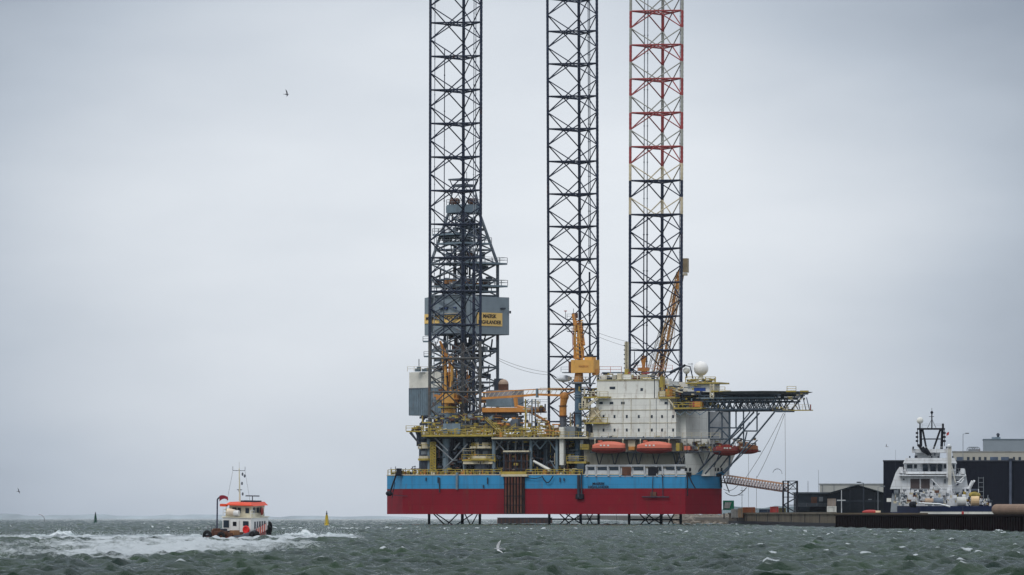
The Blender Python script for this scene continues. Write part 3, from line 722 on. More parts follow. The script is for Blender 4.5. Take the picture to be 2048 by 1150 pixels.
q.tube(W(838,733,1228),W(838,718,1228),.1,DARK,5); q.rail([W(815,743,1229),W(868,743,1224)],CREAM,t=.05)
q.build('roof_vent',rig)
# cantilever beams under the drill floor
q=MB()
for o_ in (-5.2,5.2):
    a_=DC+pxv*o_-ax*9; b_=DC+pxv*o_+ax*14
    for s_ in (zd(832)-.3,zd(848)): q.tube(a_+Vector((0,0,s_)),b_+Vector((0,0,s_)),.35,DARK,4)
    for i in range(11):
        p=a_.lerp(b_,i/11); p2=a_.lerp(b_,(i+1)/11); q.tube(p+Vector((0,0,zd(848))),p2+Vector((0,0,zd(832))),.18,DARK,4)
q.prism([((DC+ax*a_+pxv*b_).x,(DC+ax*a_+pxv*b_).y) for a_,b_ in((-8,-6),(8,-6),(8,6),(-8,6))],zd(834),zd(831),DARK)
rd=random.Random(4)
for i in range(70):
    c_=DC+ax*rd.uniform(-8,13)+pxv*rd.uniform(-6,6); q.box((c_.x,c_.y,zd(rd.uniform(832,862))),(rd.uniform(.6,3),rd.uniform(.5,2),rd.uniform(.5,1.6)),rd.choice((DARK,DARK,DERR,BRN,GREYS)),R(46))
q.build('cantilever',rig)
# ================================================================ CRANES
def lattice(mb,p,q,wa,wb,m,n=8,r=.1,up=(0,0,1)):
    p=Vector(p);q=Vector(q);d=(q-p).normalized(); s_=d.cross(Vector(up)).normalized(); t_=s_.cross(d).normalized()
    def K(f,i):
        w_=wa+(wb-wa)*f; a_,b_=((-1,-1),(1,-1),(1,1),(-1,1))[i]; return p.lerp(q,f)+s_*a_*w_/2+t_*b_*w_/2
    for i in range(4):
        mb.tube(K(0,i),K(1,i),r*1.5,m,5)
        for k in range(n):
            j=(i+1)%4; mb.tube(K(k/n,i if k%2 else j),K((k+1)/n,j if k%2 else i),r*.8,m,4); mb.tube(K(k/n,i),K(k/n,j),r*.6,m,4)
    return mb
# crane on the tall blue column
q=MB(); v=5.0
q.tube(S(1156.5,948,v),S(1156.5,767,v),.78,mat('column_blue',(.065,.12,.175),.5,var=.2,streak=.5,rust=.15),20)
for py in (788,793): q.tube(S(1156.5,py+2,v),S(1156.5,py,v),1.0,GREYB,16)
cp=q.build('crane_column',rig)
q=MB(); c=S(1157,767,v); q.tube(c,c+Vector((0,0,.3)),2.3,GREYS,18); q.rail([c+Vector((2.2*math.cos(t),2.2*math.sin(t),.3)) for t in [i*math.pi/4 for i in range(8)]],CREAM,t=.04,closed=True)
q.box(S(1168,768,v)+Vector((0,0,.1)),(5,1.2,.25),GREYS,R(-22))
q.tube(c+Vector((0,0,.3)),S(1158,746,v),1.05,ORA,14,.9); q.sphere(S(1128,757,v+1),1.1,mat('pale_tank',(.55,.57,.60),.5),14,8,(1.6,1,.7))
q.build('slewing_platform',cp)
q=MB()
a_=S(1142,746,v-1.6); b_=S(1187,746,v-1.6); nz1=S(1160,720,v).z; nz0=S(1160,746,v).z
q.prism([(a_.x,a_.y),(b_.x,b_.y),((b_+NV*3.6).x,(b_+NV*3.6).y),((a_+NV*3.6).x,(a_+NV*3.6).y)],nz0,nz1,ORY)
ub(q,1169,1184,714,719.8,v-1.2,2.4,ORY); ub(q,1137,1141.8,723,744,v-1.3,2,BRN); ub(q,1173,1182,708,713.8,v,1.4,DARK)
ub(q,1184,1192,738,750,v-.5,1.6,ORA); ub(q,1124,1141,744,746,v-1,2,GREYS); urail(q,1122,1141,744,v-1,GREYS,.05)
eh=q.build('crane_engine_house',rig)
c=S(1167,733,v-1.65); 
for i_,wd in enumerate((.35,.3,.4,.3,.35,.3)): pass
text('MAERSK',.62,facing(c,UV),mat('worn_red',(.42,.16,.05),.6),eh,'lettering')
q=MB()
base=S(1158,719,v); tip=S(1148,634,v-4)
for s_ in (-1,1):
    q.tube(S(1158+s_*7,720,v),S(1153+s_*3,650,v-1),.15,ORY,6); q.tube(S(1158+s_*6,720,v+2),S(1153+s_*2.5,650,v+1),.13,ORY,6)
ub(q,1153,1160,690,718,v-.4,1.6,ORY); ub(q,1154,1159,664,690,v-.2,1.2,ORY); ub(q,1162,1165,694,716,v,1,ORA); ub(q,1151,1157,645,664,v,1,ORA)
q.tube(S(1151,650,v-.5),S(1147,628,v-.5),.45,ORA,6); ub(q,1144,1152,626,636,v-.5,1.2,BRN)
q.tube(S(1166,700,v),S(1162,645,v+2),.2,ORY,6); q.tube(S(1168,690,v),S(1164,662,v+2),.3,ORA,6)
for py in range(650,718,8): q.tube(S(1149+ (py-650)*.02,py,v-.6),S(1166,py+4,v-.6),.1,ORA,4)
for py in (638,662): ub(q,1134,1152,py,py+1.3,v-.8,1.2,DARK); urail(q,1134,1150,py,v-.8,GREYS,.05)
q.tube(S(1131,638,v-.8),S(1131,622,v-.8),.06,DARK,4); q.box(S(1131,622,v-.8),(.6,.2,.2),REDP); q.tube(S(1147,626,v),S(1147,617,v),.06,DARK,4)
q.tube(S(1146,700,v-1.3),S(1144,655,v-1.2),.07,REDP,4)
clutter(q,1147,1166,640,718,v-.6,v+1.2,40,[ORY,ORY,ORA,ORA,DARK],41,(2,5),.6)
q.build('crane_boom',rig)
# orange crane beside the derrick
q=MB(); v=20
q.tube(S(897,872,v),S(897,822,v),1.5,GREYB,18); q.tube(S(897,822,v),S(897,805,v),.9,ORY,14); q.tube(S(897,816,v),S(897,813,v),2.4,YEL,18)
q.tube(S(897,826,v),S(897,818,v),1.6,ORY,18)
cp=q.build('crane_pedestal',rig)
q=MB(); ub(q,872,914,790,799,v-1.5,3,ORA); ub(q,884,908,784,806,v-2,3,ORY); ub(q,913,930,790,804,v,2,BRN); clutter(q,866,935,778,812,v-2,v+2,40,[ORA,ORA,BRN,YEL,DARK],42,(3,8),.4)
q.tube(S(891,790,v-1.5),S(891,740,v-1.5),.35,ORY,8); q.tube(S(902,790,v-1.5),S(904,732,v-1.5),.35,ORY,8); ub(q,893,901,745,786,v-1,1.4,ORA)
q.tube(S(890,740,v-1),S(886,712,v-2),.45,ORY,8); q.tube(S(903,734,v-1),S(884,692,v-2),.36,ORA,8); q.tube(S(884,692,v-2),S(880,682,v-2.2),.3,ORA,6)
clutter(q,884,908,700,780,v-2,v,26,[ORY,ORA,BRN,DARK],43,(2,6),.7)
q.build('crane_body',rig,label='orange knuckle crane standing beside the derrick')
# knuckle-boom crane lying over the deck, with its orange column
q=MB(); v=9
q.tube(S(1126,872,v),S(1126,832,v),.75,mat('column_slate',(.085,.095,.115),.6,streak=.5),16); q.tube(S(1126,832,v),S(1126,812,v),.80,ORA,16); q.tube(S(1126,812,v),S(1129,792,v),.7,ORA,14,.9)
q.tube(S(1126,833,v),S(1126,831,v),1.0,BRN,16); q.tube(S(1126,813,v),S(1126,811,v),.95,BRN,16); q.sphere(S(1129,793,v),1.0,ORA,14,8)
q.build('crane_pedestal',rig)
q=MB(); 
P_=[S(964,797,v),S(1027,793,v),S(1075,789,v),S(1128,791,v)]
for a_,b_ in zip(P_,P_[1:]): q.tube(a_,b_,.34,ORA,4)
U_=[S(964,785,v),S(1027,781,v),S(1075,778.5,v),S(1148,777,v),S(1150,785,v)]
for a_,b_ in zip(U_,U_[1:]): q.tube(a_,b_,.15,ORA,4)
for i in range(18):
    f=i/17; a_=S(966+f*162,797-(8 if f>.3 else f*26)+ (0 if f<.3 else (f-.3)*2),v); b_=S(972+f*162,785-f*7,v); q.tube(a_,b_,.07,CREAM,4)
q.tube(S(1129,790,v),S(1150,783,v),.2,ORA,5); q.tube(S(1075,778,v),S(1075,795,v),.2,GREYB,4); ub(q,1071.5,1074.5,777,795,v-.6,.8,GREYB)
urail(q,1080,1122,786,v-.4,YEL,.05)
q.build('crane_boom',rig,label='long orange boom lying level over the deck')
q=MB(); v=6
a_=S(964,824,v);b_=S(1062,824,v)
ub(q,964,1064,815,824,v,1.4,ORA); ub(q,964,1090,823,826,v+.2,1,BRN)
q.loft([[S(1062,813,v),S(1062,824,v),S(1062,824,v)+NV*1.4,S(1062,813,v)+NV*1.4],[S(1088,817,v),S(1088,822,v),S(1088,822,v)+NV*1.2,S(1088,817,v)+NV*1.2]],ORA)
q.tube(S(1033,814,v+.5),S(1031,796,v+.5),.42,ORA,8,.5); q.tube(S(1034,812,v+.5),S(1050,816,v+.5),.3,ORA,6)
q.tube(S(1062,825,v+.5),S(1098,845,v+.5),.34,ORA,6,.25); ub(q,1078,1086,813,822,v-.4,.8,BRN)
ub(q,965,1030,826,834,v+.6,1.4,DARK); clutter(q,966,1040,824,838,v,v+2,34,[DARK,DARK,BRN,ORA],44,(3,9),.4)
q.build('crane_boom',rig,label='heavy orange beam boom resting low over the deck')
q=MB()
for px in (1051,1064,1071): q.tube(S(px,876,4),S(px,798,4),.16,GREYS if px!=1051 else YEL,5)
for py in (803,815,830,846,860): q.tube(S(1048,py,4),S(1072,py,4),.09,GREYS,4)
q.tube(S(1050,815,4),S(1064,800,4),.1,GREYB,4); q.tube(S(1039,809,4),S(1058,799,4),.1,DARK,4); urail(q,1064,1096,809,4,GREYS,.05); ub(q,1062,1071,864,874,3.5,1.2,ORA)
q.tube(S(1071,838,4),S(1071,876,4),.2,DARK,5)
clutter(q,1046,1094,800,845,4,6,26,[GREYS,YEL,DARK,CREAM],45,(2,5),.8)
q.build('boom_rest',rig)
q=MB(); ub(q,1092,1118,856,874,4,3,BRN); clutter(q,1086,1120,846,874,3,7,36,[YEL,BRN,YEL,DARK,ORA],46,(3,7),.5); q.build('winch',rig)
# lattice crane rising behind the third leg
q=MB(); v=24
lattice(q,S(1317,752,v),S(1361,545,v),2.0,1.2,mat('crane_tan',(.42,.26,.12),.6,var=.2,rust=.3),16,.10)
q.tube(S(1318,752,v-.5),S(1330,705,v-.5),.32,BRN,6,.25); q.tube(S(1330,705,v-.5),S(1357,556,v-.5),.22,ORA,6)
a_=S(1350,568,v-.6); q.loft([[S(1351,560,v-.6),S(1361,560,v-.6),S(1361,560,v+1),S(1351,560,v+1)],[S(1355,578,v-.6),S(1357,578,v-.6),S(1357,578,v+1),S(1355,578,v+1)]],ORY)
q.tube(S(1353,558,v),S(1365,530,v),.35,ORA,6,.2); ub(q,1364.5,1374,516.5,545,v,1.2,mat('khaki_box',(.26,.20,.12),.6,rust=.3)); ub(q,1365,1372,546,551,v,1,CREAM)
for i,(x0,x1) in enumerate(((1334,1350),(1340,1352),(1347,1355))): q.tube(S(x0,700,v),S(x1,575,v),.05,mat('wire_tan',(.35,.25,.2),.7),4)
q.build('crane_boom',rig,label='tan lattice crane boom rising behind the third leg')
q=MB(); lattice(q,S(1300,745,v+2),S(1330,640,v+2),1.2,.8,PALE,9,.05); 
q.tube(S(1283,715,v-6),S(1294,760,v-6),.3,ORA,6); q.tube(S(1290,712,v-6),S(1283,762,v-6),.35,ORA,6); q.tube(S(1278,722,v-6),S(1262,742,v-6),.25,DARK,5); ub(q,1276,1296,735,742,v-6,1,ORA); ub(q,1283,1290,711,720,v-6,1,BRN); q.tube(S(1269,722,v-6),S(1269,703,v-6),.08,DARK,4)
q.build('crane_gantry',rig)
# ================================================================ ACCOMMODATION BLOCK
q=MB(); v=2.2; VD=15
ub(q,1194,1317,761,797,v+1.0,VD-1,WHITE)
ub(q,1192,1340,797.3,820,v,VD,WHITE)
ub(q,1186,1352,820.3,874,v,VD,WHITE)
acc=q.build('accommodation_block',rig)
q=MB()
for i,py in enumerate((761,797,820,846)):
    a_=(1193,1191,1185,1185)[i]; b_=(1318,1341,1353,1353)[i]; ub(q,a_,b_,py-.6,py+.6,v+(.9 if i==0 else -.08),.5,mat('dirty_trim',(.40,.36,.26),.7,rust=.8))
for px in (1312,1334): ub(q,px,px+.8,798,874,v-.06,.06,GREYS)
for px in (1196,1246,1262,1300): q.tube(S(px,797,v-.08),S(px,873,v-.08),.05,CREAM,4)
ub(q,1193,1318,758.5,761,v+1.1,.2,mat('roof_edge',(.22,.20,.10),.7,rust=.3)); 
q.build('deck_line',acc)
def win(px,py,w_,h_,v_):
    m=MB(); ub(m,px-w_/2,px+w_/2,py-h_/2,py+h_/2,v_-.05,.06,GLASS); o=m.build('window',acc)
    m=MB()
    for a_,b_,c_,d_ in((px-w_/2-.4,px+w_/2+.4,py-h_/2-.5,py-h_/2),(px-w_/2-.4,px+w_/2+.4,py+h_/2,py+h_/2+.5),(px-w_/2-.4,px-w_/2,py-h_/2,py+h_/2),(px+w_/2,px+w_/2+.4,py-h_/2,py+h_/2)): ub(m,a_,b_,c_,d_,v_-.09,.09,GREYS)
    return o
for px in (1207,1229,1253.5,1277.5,1303.5,1324,1346):
    for py in (833,860): win(px,py,3.6,6,v)
for px in (1202,1223,1245.6,1332.5): win(px,806,7,5,v)
win(1224.7,775.8,11,5,v+1); win(1283.3,779,5,5.6,v+1)
# end block towards the helideck (greyer, set back)
q=MB(); a0=S(1352,873,v+.0); PE=[(a0.x,a0.y)]; e1=Vector((XX(1419,1193),1193,0))
q.prism([(a0.x-.02,a0.y+2.5),(a0.x+2.2,a0.y+1.6),(e1.x,e1.y),(e1.x-9,e1.y+6)],zt+.2,Z_(818,1190),WHITE)
e2=Vector((XX(1459,1199),1199,0)); q.prism([(e1.x-.3,e1.y+.6),(e2.x,e2.y),(e2.x-8,e2.y+8),(e1.x-5,e1.y+8)],zt+.2,Z_(822,1190),mat('end_grey',(.30,.31,.32),.6,streak=.3,rust=.2))
q.build('end_house',rig)
# lower recessed house, sloping bulwark and dark openings
q=MB(); ub(q,1168,1352,877,952,3.2,12,mat('shaded_cream',(.30,.285,.23),.6,var=.12,rust=.3,streak=.5)); ub(q,1352,1419,877,952,4.6,8,WHITE)  # cream darkened: the walkway's shade is put into its colour
ub(q,1170,1352,874,877,1.5,14,GREYS)
ub(q,1168,1176,850,873,3,6,WHITE); ub(q,1172,1186,866,876,2,6,CREAM)
q.build('lower_house',rig)
q=MB(); GW=mat('grey_white_plate',(.34,.36,.38),.55,var=.08,rust=.3)
a_=[S(1170,952.5,.02),S(1372,953.5,.02)]
vs=[S(1168,953,.03),S(1372,953,.03),S(1372,938,.9),S(1172,935,.9),S(1168,953,.6),S(1372,953,.6),S(1372,938,1.4),S(1172,935,1.4)]
q.add(vs,[[0,1,2,3],[7,6,5,4],[0,3,7,4],[1,5,6,2],[3,2,6,7],[0,4,5,1]],GW)
ub(q,1172,1372,929,933,.75,.7,GW)
for px in (1174,1192,1217,1240,1264,1290,1314,1326,1352): q.tube(S(px,953,-.05),S(px-2,931,.75),.22,GW,4)
bul=q.build('bulwark',rig)
for a_,b_,c_,d_ in ((1176,1190,934,940),(1195,1214,934,940),(1219,1237,934,940),(1244,1262,934,951),(1267,1287,934,940),(1296,1315,934,951),(1317,1325,934,941),(1332,1350,934,939),(1354,1360,933,940),(1323,1328,948,951.5)):
    m=MB(); ub(m,a_,b_,c_,d_,-.02 if d_>945 else .55,.3,BLACK if (a_ in(1296,1323)) else (BRN if a_==1244 else GLASS)); m.build('opening',bul)
# bow face over the facet: white plating with small square windows
FD=Vector((.72,.69,0)); B0=Vector((37.5,1168,0))
def bf(px):  # distance along the bow facet for a photo column
    k=(px-1024)/F; return (k*B0.y-B0.x)/(FD.x-k*FD.y)
def BP(px,py,o_=0):
    p=B0+FD*bf(px)+Vector((.69,-.72,0))*o_; return Vector((p.x,p.y,Z_(py,p.y)))
q=MB()
a_,b_=BP(1373,950.5,-.02),BP(1443,950.5,-.02); c_,d_=BP(1366,907,.5),BP(1456,907,.9)
q.add([a_,b_,d_,c_,a_+NV*3,b_+NV*3,d_+NV*3,c_+NV*3],[[0,1,2,3],[3,2,6,7],[1,5,6,2],[0,3,7,4],[4,7,6,5],[0,4,5,1]],WHITE)
q.build('bow_plating',rig)
q=MB()
for px in (1372,1380,1430,1436,1443): 
    a_=BP(px-1.6,939,.2); q.box(a_,(.45,.3,.75),BLACK,R(44))
a_=BP(1377,949,.05); q.box(a_,(1.3,.5,.9),BLACK,R(44)); a_=BP(1437,950,.1); q.box(a_,(1.3,.5,.7),BLACK,R(44))
q.build('bow_window',rig)
# blue knee plates that carry the helideck struts
q=MB()
for px0,px1,pxt in ((1386,1402,1408),(1424,1444,1456)):
    a_,b_,c_=BP(px0,951,.05),BP(px1,951,.05),BP(pxt,936,.5); q.add([a_,b_,c_,a_+NV*.5,b_+NV*.5,c_+NV*.5],[[0,1,2],[5,4,3],[0,2,5,3],[1,4,5,2],[0,3,4,1]],HB)
q.tube(BP(1440,955,.3),BP(1441,975,.3),.2,BLACK,6); q.tube(BP(1444,952,.3),BP(1452,985,1.0),.12,BLACK,5)
q.build('knee_plate',rig)
# stair balconies at the left of the block
q=MB()
q.tube(S(1168,814,.5),S(1194,795,.5),.16,CREAM,4); q.tube(S(1168,817,.4),S(1196,798,.4),.16,CREAM,4)
ub(q,1166,1216,793,796,.8,2,YEL); urail(q,1166,1216,793,.8,CREAM,.07); ub(q,1158,1176,817,819.5,.4,2,YEL); urail(q,1158,1180,817,.4,CREAM,.07)
ub(q,1163,1172,796,817,1.0,1.6,CREAM); ub(q,1165.5,1168,802,814,.94,.05,BLACK); ub(q,1168,1215,845,847.5,.6,2,YEL); urail(q,1168,1215,845,.6,YEL,.07)
for a_,b_,c_,d_ in ((1176,846,1204,820),(1188,820,1206,845),(1180,822,1172,846)): q.tube(S(a_,b_,1.2),S(c_,d_,1.2),.16,CREAM,5)
q.add([S(1178,845,1.4),S(1204,845,1.4),S(1196,815,1.9),S(1182,815,1.9)],[[0,1,2,3]],mat('stair_cream',(.45,.38,.25),.7,var=.3,rust=.7))
clutter(q,1158,1194,772,793,2,6,40,[BRN,DARK,CREAM,GREYS,YEL],51,(2,5),.6); ub(q,1172,1180,848,872,1.5,1.5,DARK)
q.build('stair_tower',rig)
# roof clutter
q=MB(); urail(q,1194,1317,760,v+1.2,CREAM,.06); 
for a_,b_,c_,m_ in ((1200,1213,751,CREAM2),(1214,1222,753,DARK),(1224,1232,750,PALE),(1245,1262,749,WHITE),(1264,1278,752,BRN),(1280,1296,750,PALE),(1234,1243,747,CREAM),(1298,1303,752,DARK)): ub(q,a_,b_,c_,759.5,v+3,2,m_)
clutter(q,1196,1316,744,759,v+2,v+9,80,[CREAM2,GREYS,DARK,YEL,PALE,REDP,CREAM],52,(2,6),.5)
ub(q,1204,1245,744,746,v+6,3,GREYB); q.rail([S(1199,746,v+5),S(1243,746,v+5)],mat('rail_red',(.40,.16,.12),.6),t=.06,h=1.4); ub(q,1262,1345,743,745,v+10,2,DARK); q.rail([S(1258,744,v+14),S(1345,744,v+14)],mat('rail_red',(.40,.16,.12),.6),t=.05,h=1.5)
for s_ in (0,1):q.tube(S(1311,761,v+2),S(1328,741,v+2),.15,DARK,4)
q.build('roof_equipment',rig)
q=MB(); lattice(q,S(1253,752,v+4),S(1253,683,v+4),.75,.7,CREAM,10,.14); ub(q,1249,1256,684,744,v+4,.55,CREAM); 
for py in range(690,744,9): ub(q,1247.5,1250,py,py+2,v+3.9,.5,DARK)
ub(q,1249,1256,738,752,v+3.8,.8,YEL); q.build('exhaust_stack',rig)
# right-hand service area: yellow tower, tanks, bridge
q=MB(); ub(q,1319,1326,753,775,v+1,1.2,YEL); ub(q,1317,1350,794,797,v-.6,3,YEL); urail(q,1317,1350,794,v-.6,YEL,.07); ub(q,1319,1330,782,793,v+.5,2,CREAM); ub(q,1331,1343,778,793,v+1,2,ORA); q.tube(S(1309,797,v),S(1309,752,v),.09,DARK,4)
q.tube(S(1309,752,v),S(1316,744,v),.09,DARK,4); ub(q,1326,1337,757,768,v+3,2,WHITE); q.tube(S(1337,799,v-.4),S(1350,815,v-.4),.2,CREAM,5)
clutter(q,1318,1400,768,797,v,v+8,90,[YEL,CREAM,DARK,BRN,GREYS,YEL,DARK],53,(2,6),.5)
ub(q,1350,1402,783,790,v+2,6,DARK); ub(q,1350,1415,790,812,v+5,5,DERR); ub(q,1347,1403,815,818,v-.6,7,YEL); urail(q,1347,1403,815,v-.6,YEL,.08); ub(q,1378,1385,803,814,v+.6,2,BRN); ub(q,1389,1401,803,814,v+.4,2,ORA); ub(q,1385,1388.5,803,814,v+.4,2,REDP)
clutter(q,1350,1415,796,815,v+1,v+6,70,[DARK,BLUED,YEL,DARK,GREYB],54,(2,6),.6)
q.path([S(1350,822,v),S(1360,830,v),S(1370,822,v),S(1380,830,v),S(1390,822,v),S(1400,830,v),S(1412,822,v)],.12,GREYB,4); ub(q,1349,1416,819,822,v-.2,1,DARK)
q.build('service_deck',rig)
q=MB(); ub(q,1375,1424,768,784,v+3,5,WHITE); ub(q,1358,1376,764,783,v+5,4,CREAM2); ub(q,1371,1437,764.5,767.5,v+2,7,YEL)
bh=q.build('bridge_house',rig)
q=MB(); ub(q,1388,1411,775.5,782,v+2.9,.1,mat('blue_window',(.02,.06,.28),.3)); q.build('window',bh)
q=MB(); urail(q,1371,1431,764,v+2.1,YEL,.09); clutter(q,1372,1430,756,764,v+2.2,v+5,60,[YEL,YEL,DARK,CREAM],55,(2,6),.5); 
for px in (1421,1427): q.tube(S(px,768,v+1),S(px,795,v+1),.2,CREAM,5)
for py in range(770,796,5): q.tube(S(1421,py,v+1),S(1427,py+2,v+1),.1,CREAM,4)
q.build('bridge_railing',rig)
q=MB(); q.sphere(S(1402,737,v+6),1.6,mat('radome_white',(.70,.69,.67),.45,var=.04),24,16); q.tube(S(1402,757,v+6),S(1402,749,v+6),.5,WHITE,10); q.tube(S(1396,757,v+6),S(1402,750,v+6),.1,DARK,4); q.build('radome',rig,smooth=False)
q=MB(); q.sphere(S(1373,741,v+5),.75,WHITE,14,9); q.tube(S(1373,756,v+5),S(1373,747,v+5),.2,DARK,6); q.build('radome',rig)
q=MB(); q.tube(S(1369,731,v+4),S(1381,733,v+4),.12,DARK,5); q.tube(S(1380,733,v+4),S(1386,757,v+4),.14,DARK,5); q.sphere(S(1369,731,v+4),.3,BLACK,8,5); q.tube(S(1340,745,v+4),S(1368,732,v+4),.3,DARK,5); q.tube(S(1376,728,v+4),S(1386,728,v+4),.07,DARK,4); q.tube(S(1384,757,v+4),S(1384,726,v+4),.05,DARK,4); q.build('radar_mast',rig)
# ================================================================ HELIDECK
HX=Vector((.9266,-.376,0)); 
def H(px,py,v_=3.0): 
    # same frame as the hull side
    return S(px,py,v_)
q=MB()
ce=S(1521,785.5,12); Rh=9.9
cz=Z_(785,ce.y)
oct_=[]
for i in range(8):
    t=math.atan2(uy,ux)+math.pi/8+i*math.pi/4; oct_.append((ce.x+Rh*math.cos(t)/math.cos(math.pi/8)*.97,ce.y+Rh*math.sin(t)/math.cos(math.pi/8)*.97))
big=[(ce.x+(p[0]-ce.x)*1.09,ce.y+(p[1]-ce.y)*1.09) for p in oct_]
q.prism(oct_,cz-.45,cz,mat('helideck_grey',(.11,.12,.13),.7))
net=mat('net_steel',(.15,.17,.17),.7)
for i in range(8):
    a_,b_,c_,d_=oct_[i],oct_[(i+1)%8],big[(i+1)%8],big[i]
    q.add([(a_[0],a_[1],cz-.12),(b_[0],b_[1],cz-.12),(c_[0],c_[1],cz+.12),(d_[0],d_[1],cz+.12),(a_[0],a_[1],cz-.2),(b_[0],b_[1],cz-.2),(c_[0],c_[1],cz+.04),(d_[0],d_[1],cz+.04)],[[0,1,2,3],[7,6,5,4],[3,2,6,7]],net)
hd=q.build('helideck',rig)
q=MB(); bz=Z_(820,ce.y)
def HP(a_,b_,z_): p=ce+UV*a_+NV*b_; return Vector((p.x,p.y,z_))
TR=mat('truss_steel',(.045,.065,.088),.6,var=.2)
for b_ in (-7.5,-2.5,2.5,7.5):
    e_=9.3 if abs(b_)<5 else 7.3
    q.tube(HP(-11.5,b_,cz-.7),HP(e_,b_,cz-.7),.17,TR,4); q.tube(HP(-11.3,b_,bz),HP(e_-2.6,b_,bz),.28,TR,4); q.tube(HP(-12,b_,cz-2),HP(e_-1,b_,cz-2.0),.16,TR,4); q.tube(HP(-11.5,b_,cz-1.3),HP(e_-1.5,b_,cz-1.3),.24,GREYB,4)
    n=12
    for i in range(n):
        x0=-11.5+i*(e_+8)/n; x1=x0+(e_+8)/n; q.tube(HP(x0,b_,bz),HP(x1,b_,cz-.7) if i%2 else HP(x1,b_,cz-.7),.11,TR,4); q.tube(HP(x1,b_,bz),HP(x0,b_,cz-.7),.09,TR,4)
    q.tube(HP(e_-.3,b_,cz-.7),HP(e_-3.0,b_,bz),.14,TR,4)
for a_ in (-10.5,-7,-3.5,0,3,6):
    q.tube(HP(a_,-8,bz),HP(a_,8,bz),.14,TR,4); q.tube(HP(a_,-8,cz-.7),HP(a_,8,cz-.7),.12,TR,4)
    q.tube(HP(a_,-8,bz),HP(a_,-2.5,cz-.7),.1,TR,4); q.tube(HP(a_,8,bz),HP(a_,2.5,cz-.7),.1,TR,4)
q.build('deck_truss',hd)
q=MB()   # access walkway under the right-hand end
ub(q,1570,1622,819.5,821.5,6,1.4,YEL); urail(q,1572,1622,819.5,6,CREAM,.05); ub(q,1548,1580,821,824,4,3,TR)
for px in (1600,1612,1619): q.tube(S(px,820,6),S(px-6,795,7),.1,TR,4)
for a_,b_ in ((1422,1436),(1440,1460),(1572,1590),(1600,1615)): ub(q,a_,b_,781,784,3,.8,YEL)
urail(q,1574,1592,783,4,YEL,.06); urail(q,1425,1450,784,4,YEL,.06)
clutter(q,1418,1450,787,818,5,12,50,[DARK,TR,YEL,DARK],57,(3,8),.5); clutter(q,1540,1575,813,821,4,8,26,[YEL,CREAM,DARK],58,(2,5),.5); clutter(q,1572,1610,786,800,5,8,24,[YEL,CREAM,DARK],59,(2,5),.6)
q.tube(S(1621,821,6),S(1621,809,6),.12,REDP,5)
q.build('access_walkway',hd)
q=MB()   # struts down to the bow
VS=5.0
for o_ in (0,9):
    for a_,b_,c_,d_,r_ in ((1549,824,1462,930,.20),(1508,824,1378,962,.20),(1519,826,1410,948,.18),(1462,930,1447,945,.26),(1462,930,1515,880,.12),(1500,824,1462,873,.13)):
        q.tube(S(a_,b_,VS+o_),S(c_,d_,VS+o_*.7-1.5 if d_>920 else VS+o_),r_,TR,6)
for px,a_,b_ in ((1418,823,935),(1444,823,880),(1459,823,932),(1472,823,855),(1487,823,894),(1514,823,862)):
    q.tube(S(px,a_,VS),S(px,b_,VS),.24 if px in(1418,1459) else .17,TR,5)
for a_,b_,c_,d_ in ((1418,855,1487,856),(1487,862,1514,862),(1418,849,1440,824),(1440,824,1459,850),(1418,880,1440,856),(1440,856,1459,876),(1418,878,1459,878),(1487,894,1494,864),(1418,905,1400,935),(1459,910,1440,935),(1487,853,1459,880),(1474,880,1500,845)):
    q.tube(S(a_,b_,VS),S(c_,d_,VS),.16,TR,5)
q.build('support_strut',hd)
# boat-deck walkway with brackets below the lifeboats
q=MB()
ub(q,1178,1440,876,878,.9,2.4,GREYS); ub(q,1180,1440,903,905,.9,2.2,DARK); urail(q,1180,1440,876,.9,CREAM,.05)
for px in (1192,1223,1254,1270,1305,1346,1358): q.tube(S(px,905,1),S(px+6,931,2.6),.13,DARK,5); q.tube(S(px+14,907,1),S(px+7,931,2.6),.13,DARK,5)
ub(q,1256,1270,880,893,1.8,1.4,CREAM); ub(q,1257,1269,893,900,1.2,1.4,ORA); ub(q,1352,1362,886,902,1.2,1.2,YEL); 
clutter(q,1352,1440,882,903,1.6,4,90,[YEL,WHITE,DARK,CREAM,BRN,DARK,GREYS],61,(2,6),.5); ub(q,1368,1380,892,900,1,1.4,LIFE)
for px in (1360,1374,1388,1402,1416,1430): q.tube(S(px,878,1),S(px,904,1),.08,DARK,4)
for a_,b_,c_,d_ in ((1346,905,1353,930),(1353,930,1374,905),(1396,905,1408,931),(1408,931,1420,905),(1440,905,1428,934)): q.tube(S(a_,b_,1),S(c_,d_,2.5),.13,DARK,5)
q.build('boat_deck',rig)
q=MB()
for px in (1190,1246,1281,1338):
    q.path([S(px,903,1.2),S(px,881,1.1),S(px,878,.1),S(px,881,-.9)],.14,CREAM,5)
clutter(q,1192,1246,872,881,1.5,3,26,[CREAM,GREYS,YEL,DARK],62,(2,4),.7); clutter(q,1284,1340,872,881,1.5,3,26,[CREAM,GREYS,YEL,DARK],63,(2,4),.7)
q.build('davit',rig)
# catenary cables between the cranes and legs
q=MB()
def cable(a_,b_,sag,r_,m=ROPE,n=12):
    pts=[a_.lerp(b_,i/n)-Vector((0,0,sag*4*(i/n)*(1-i/n))) for i in range(n+1)]; q.path(pts,r_,m,4)
cable(S(1164,652,20),S(1280,688,22),.5,.045); cable(S(1164,658,20),S(1286,700,22),.6,.045)
cable(W(996,716,1222),S(1100,745,20),.5,.045); cable(W(996,720,1222),S(1100,750,20),.7,.045)
q.build('stay_cable',rig)
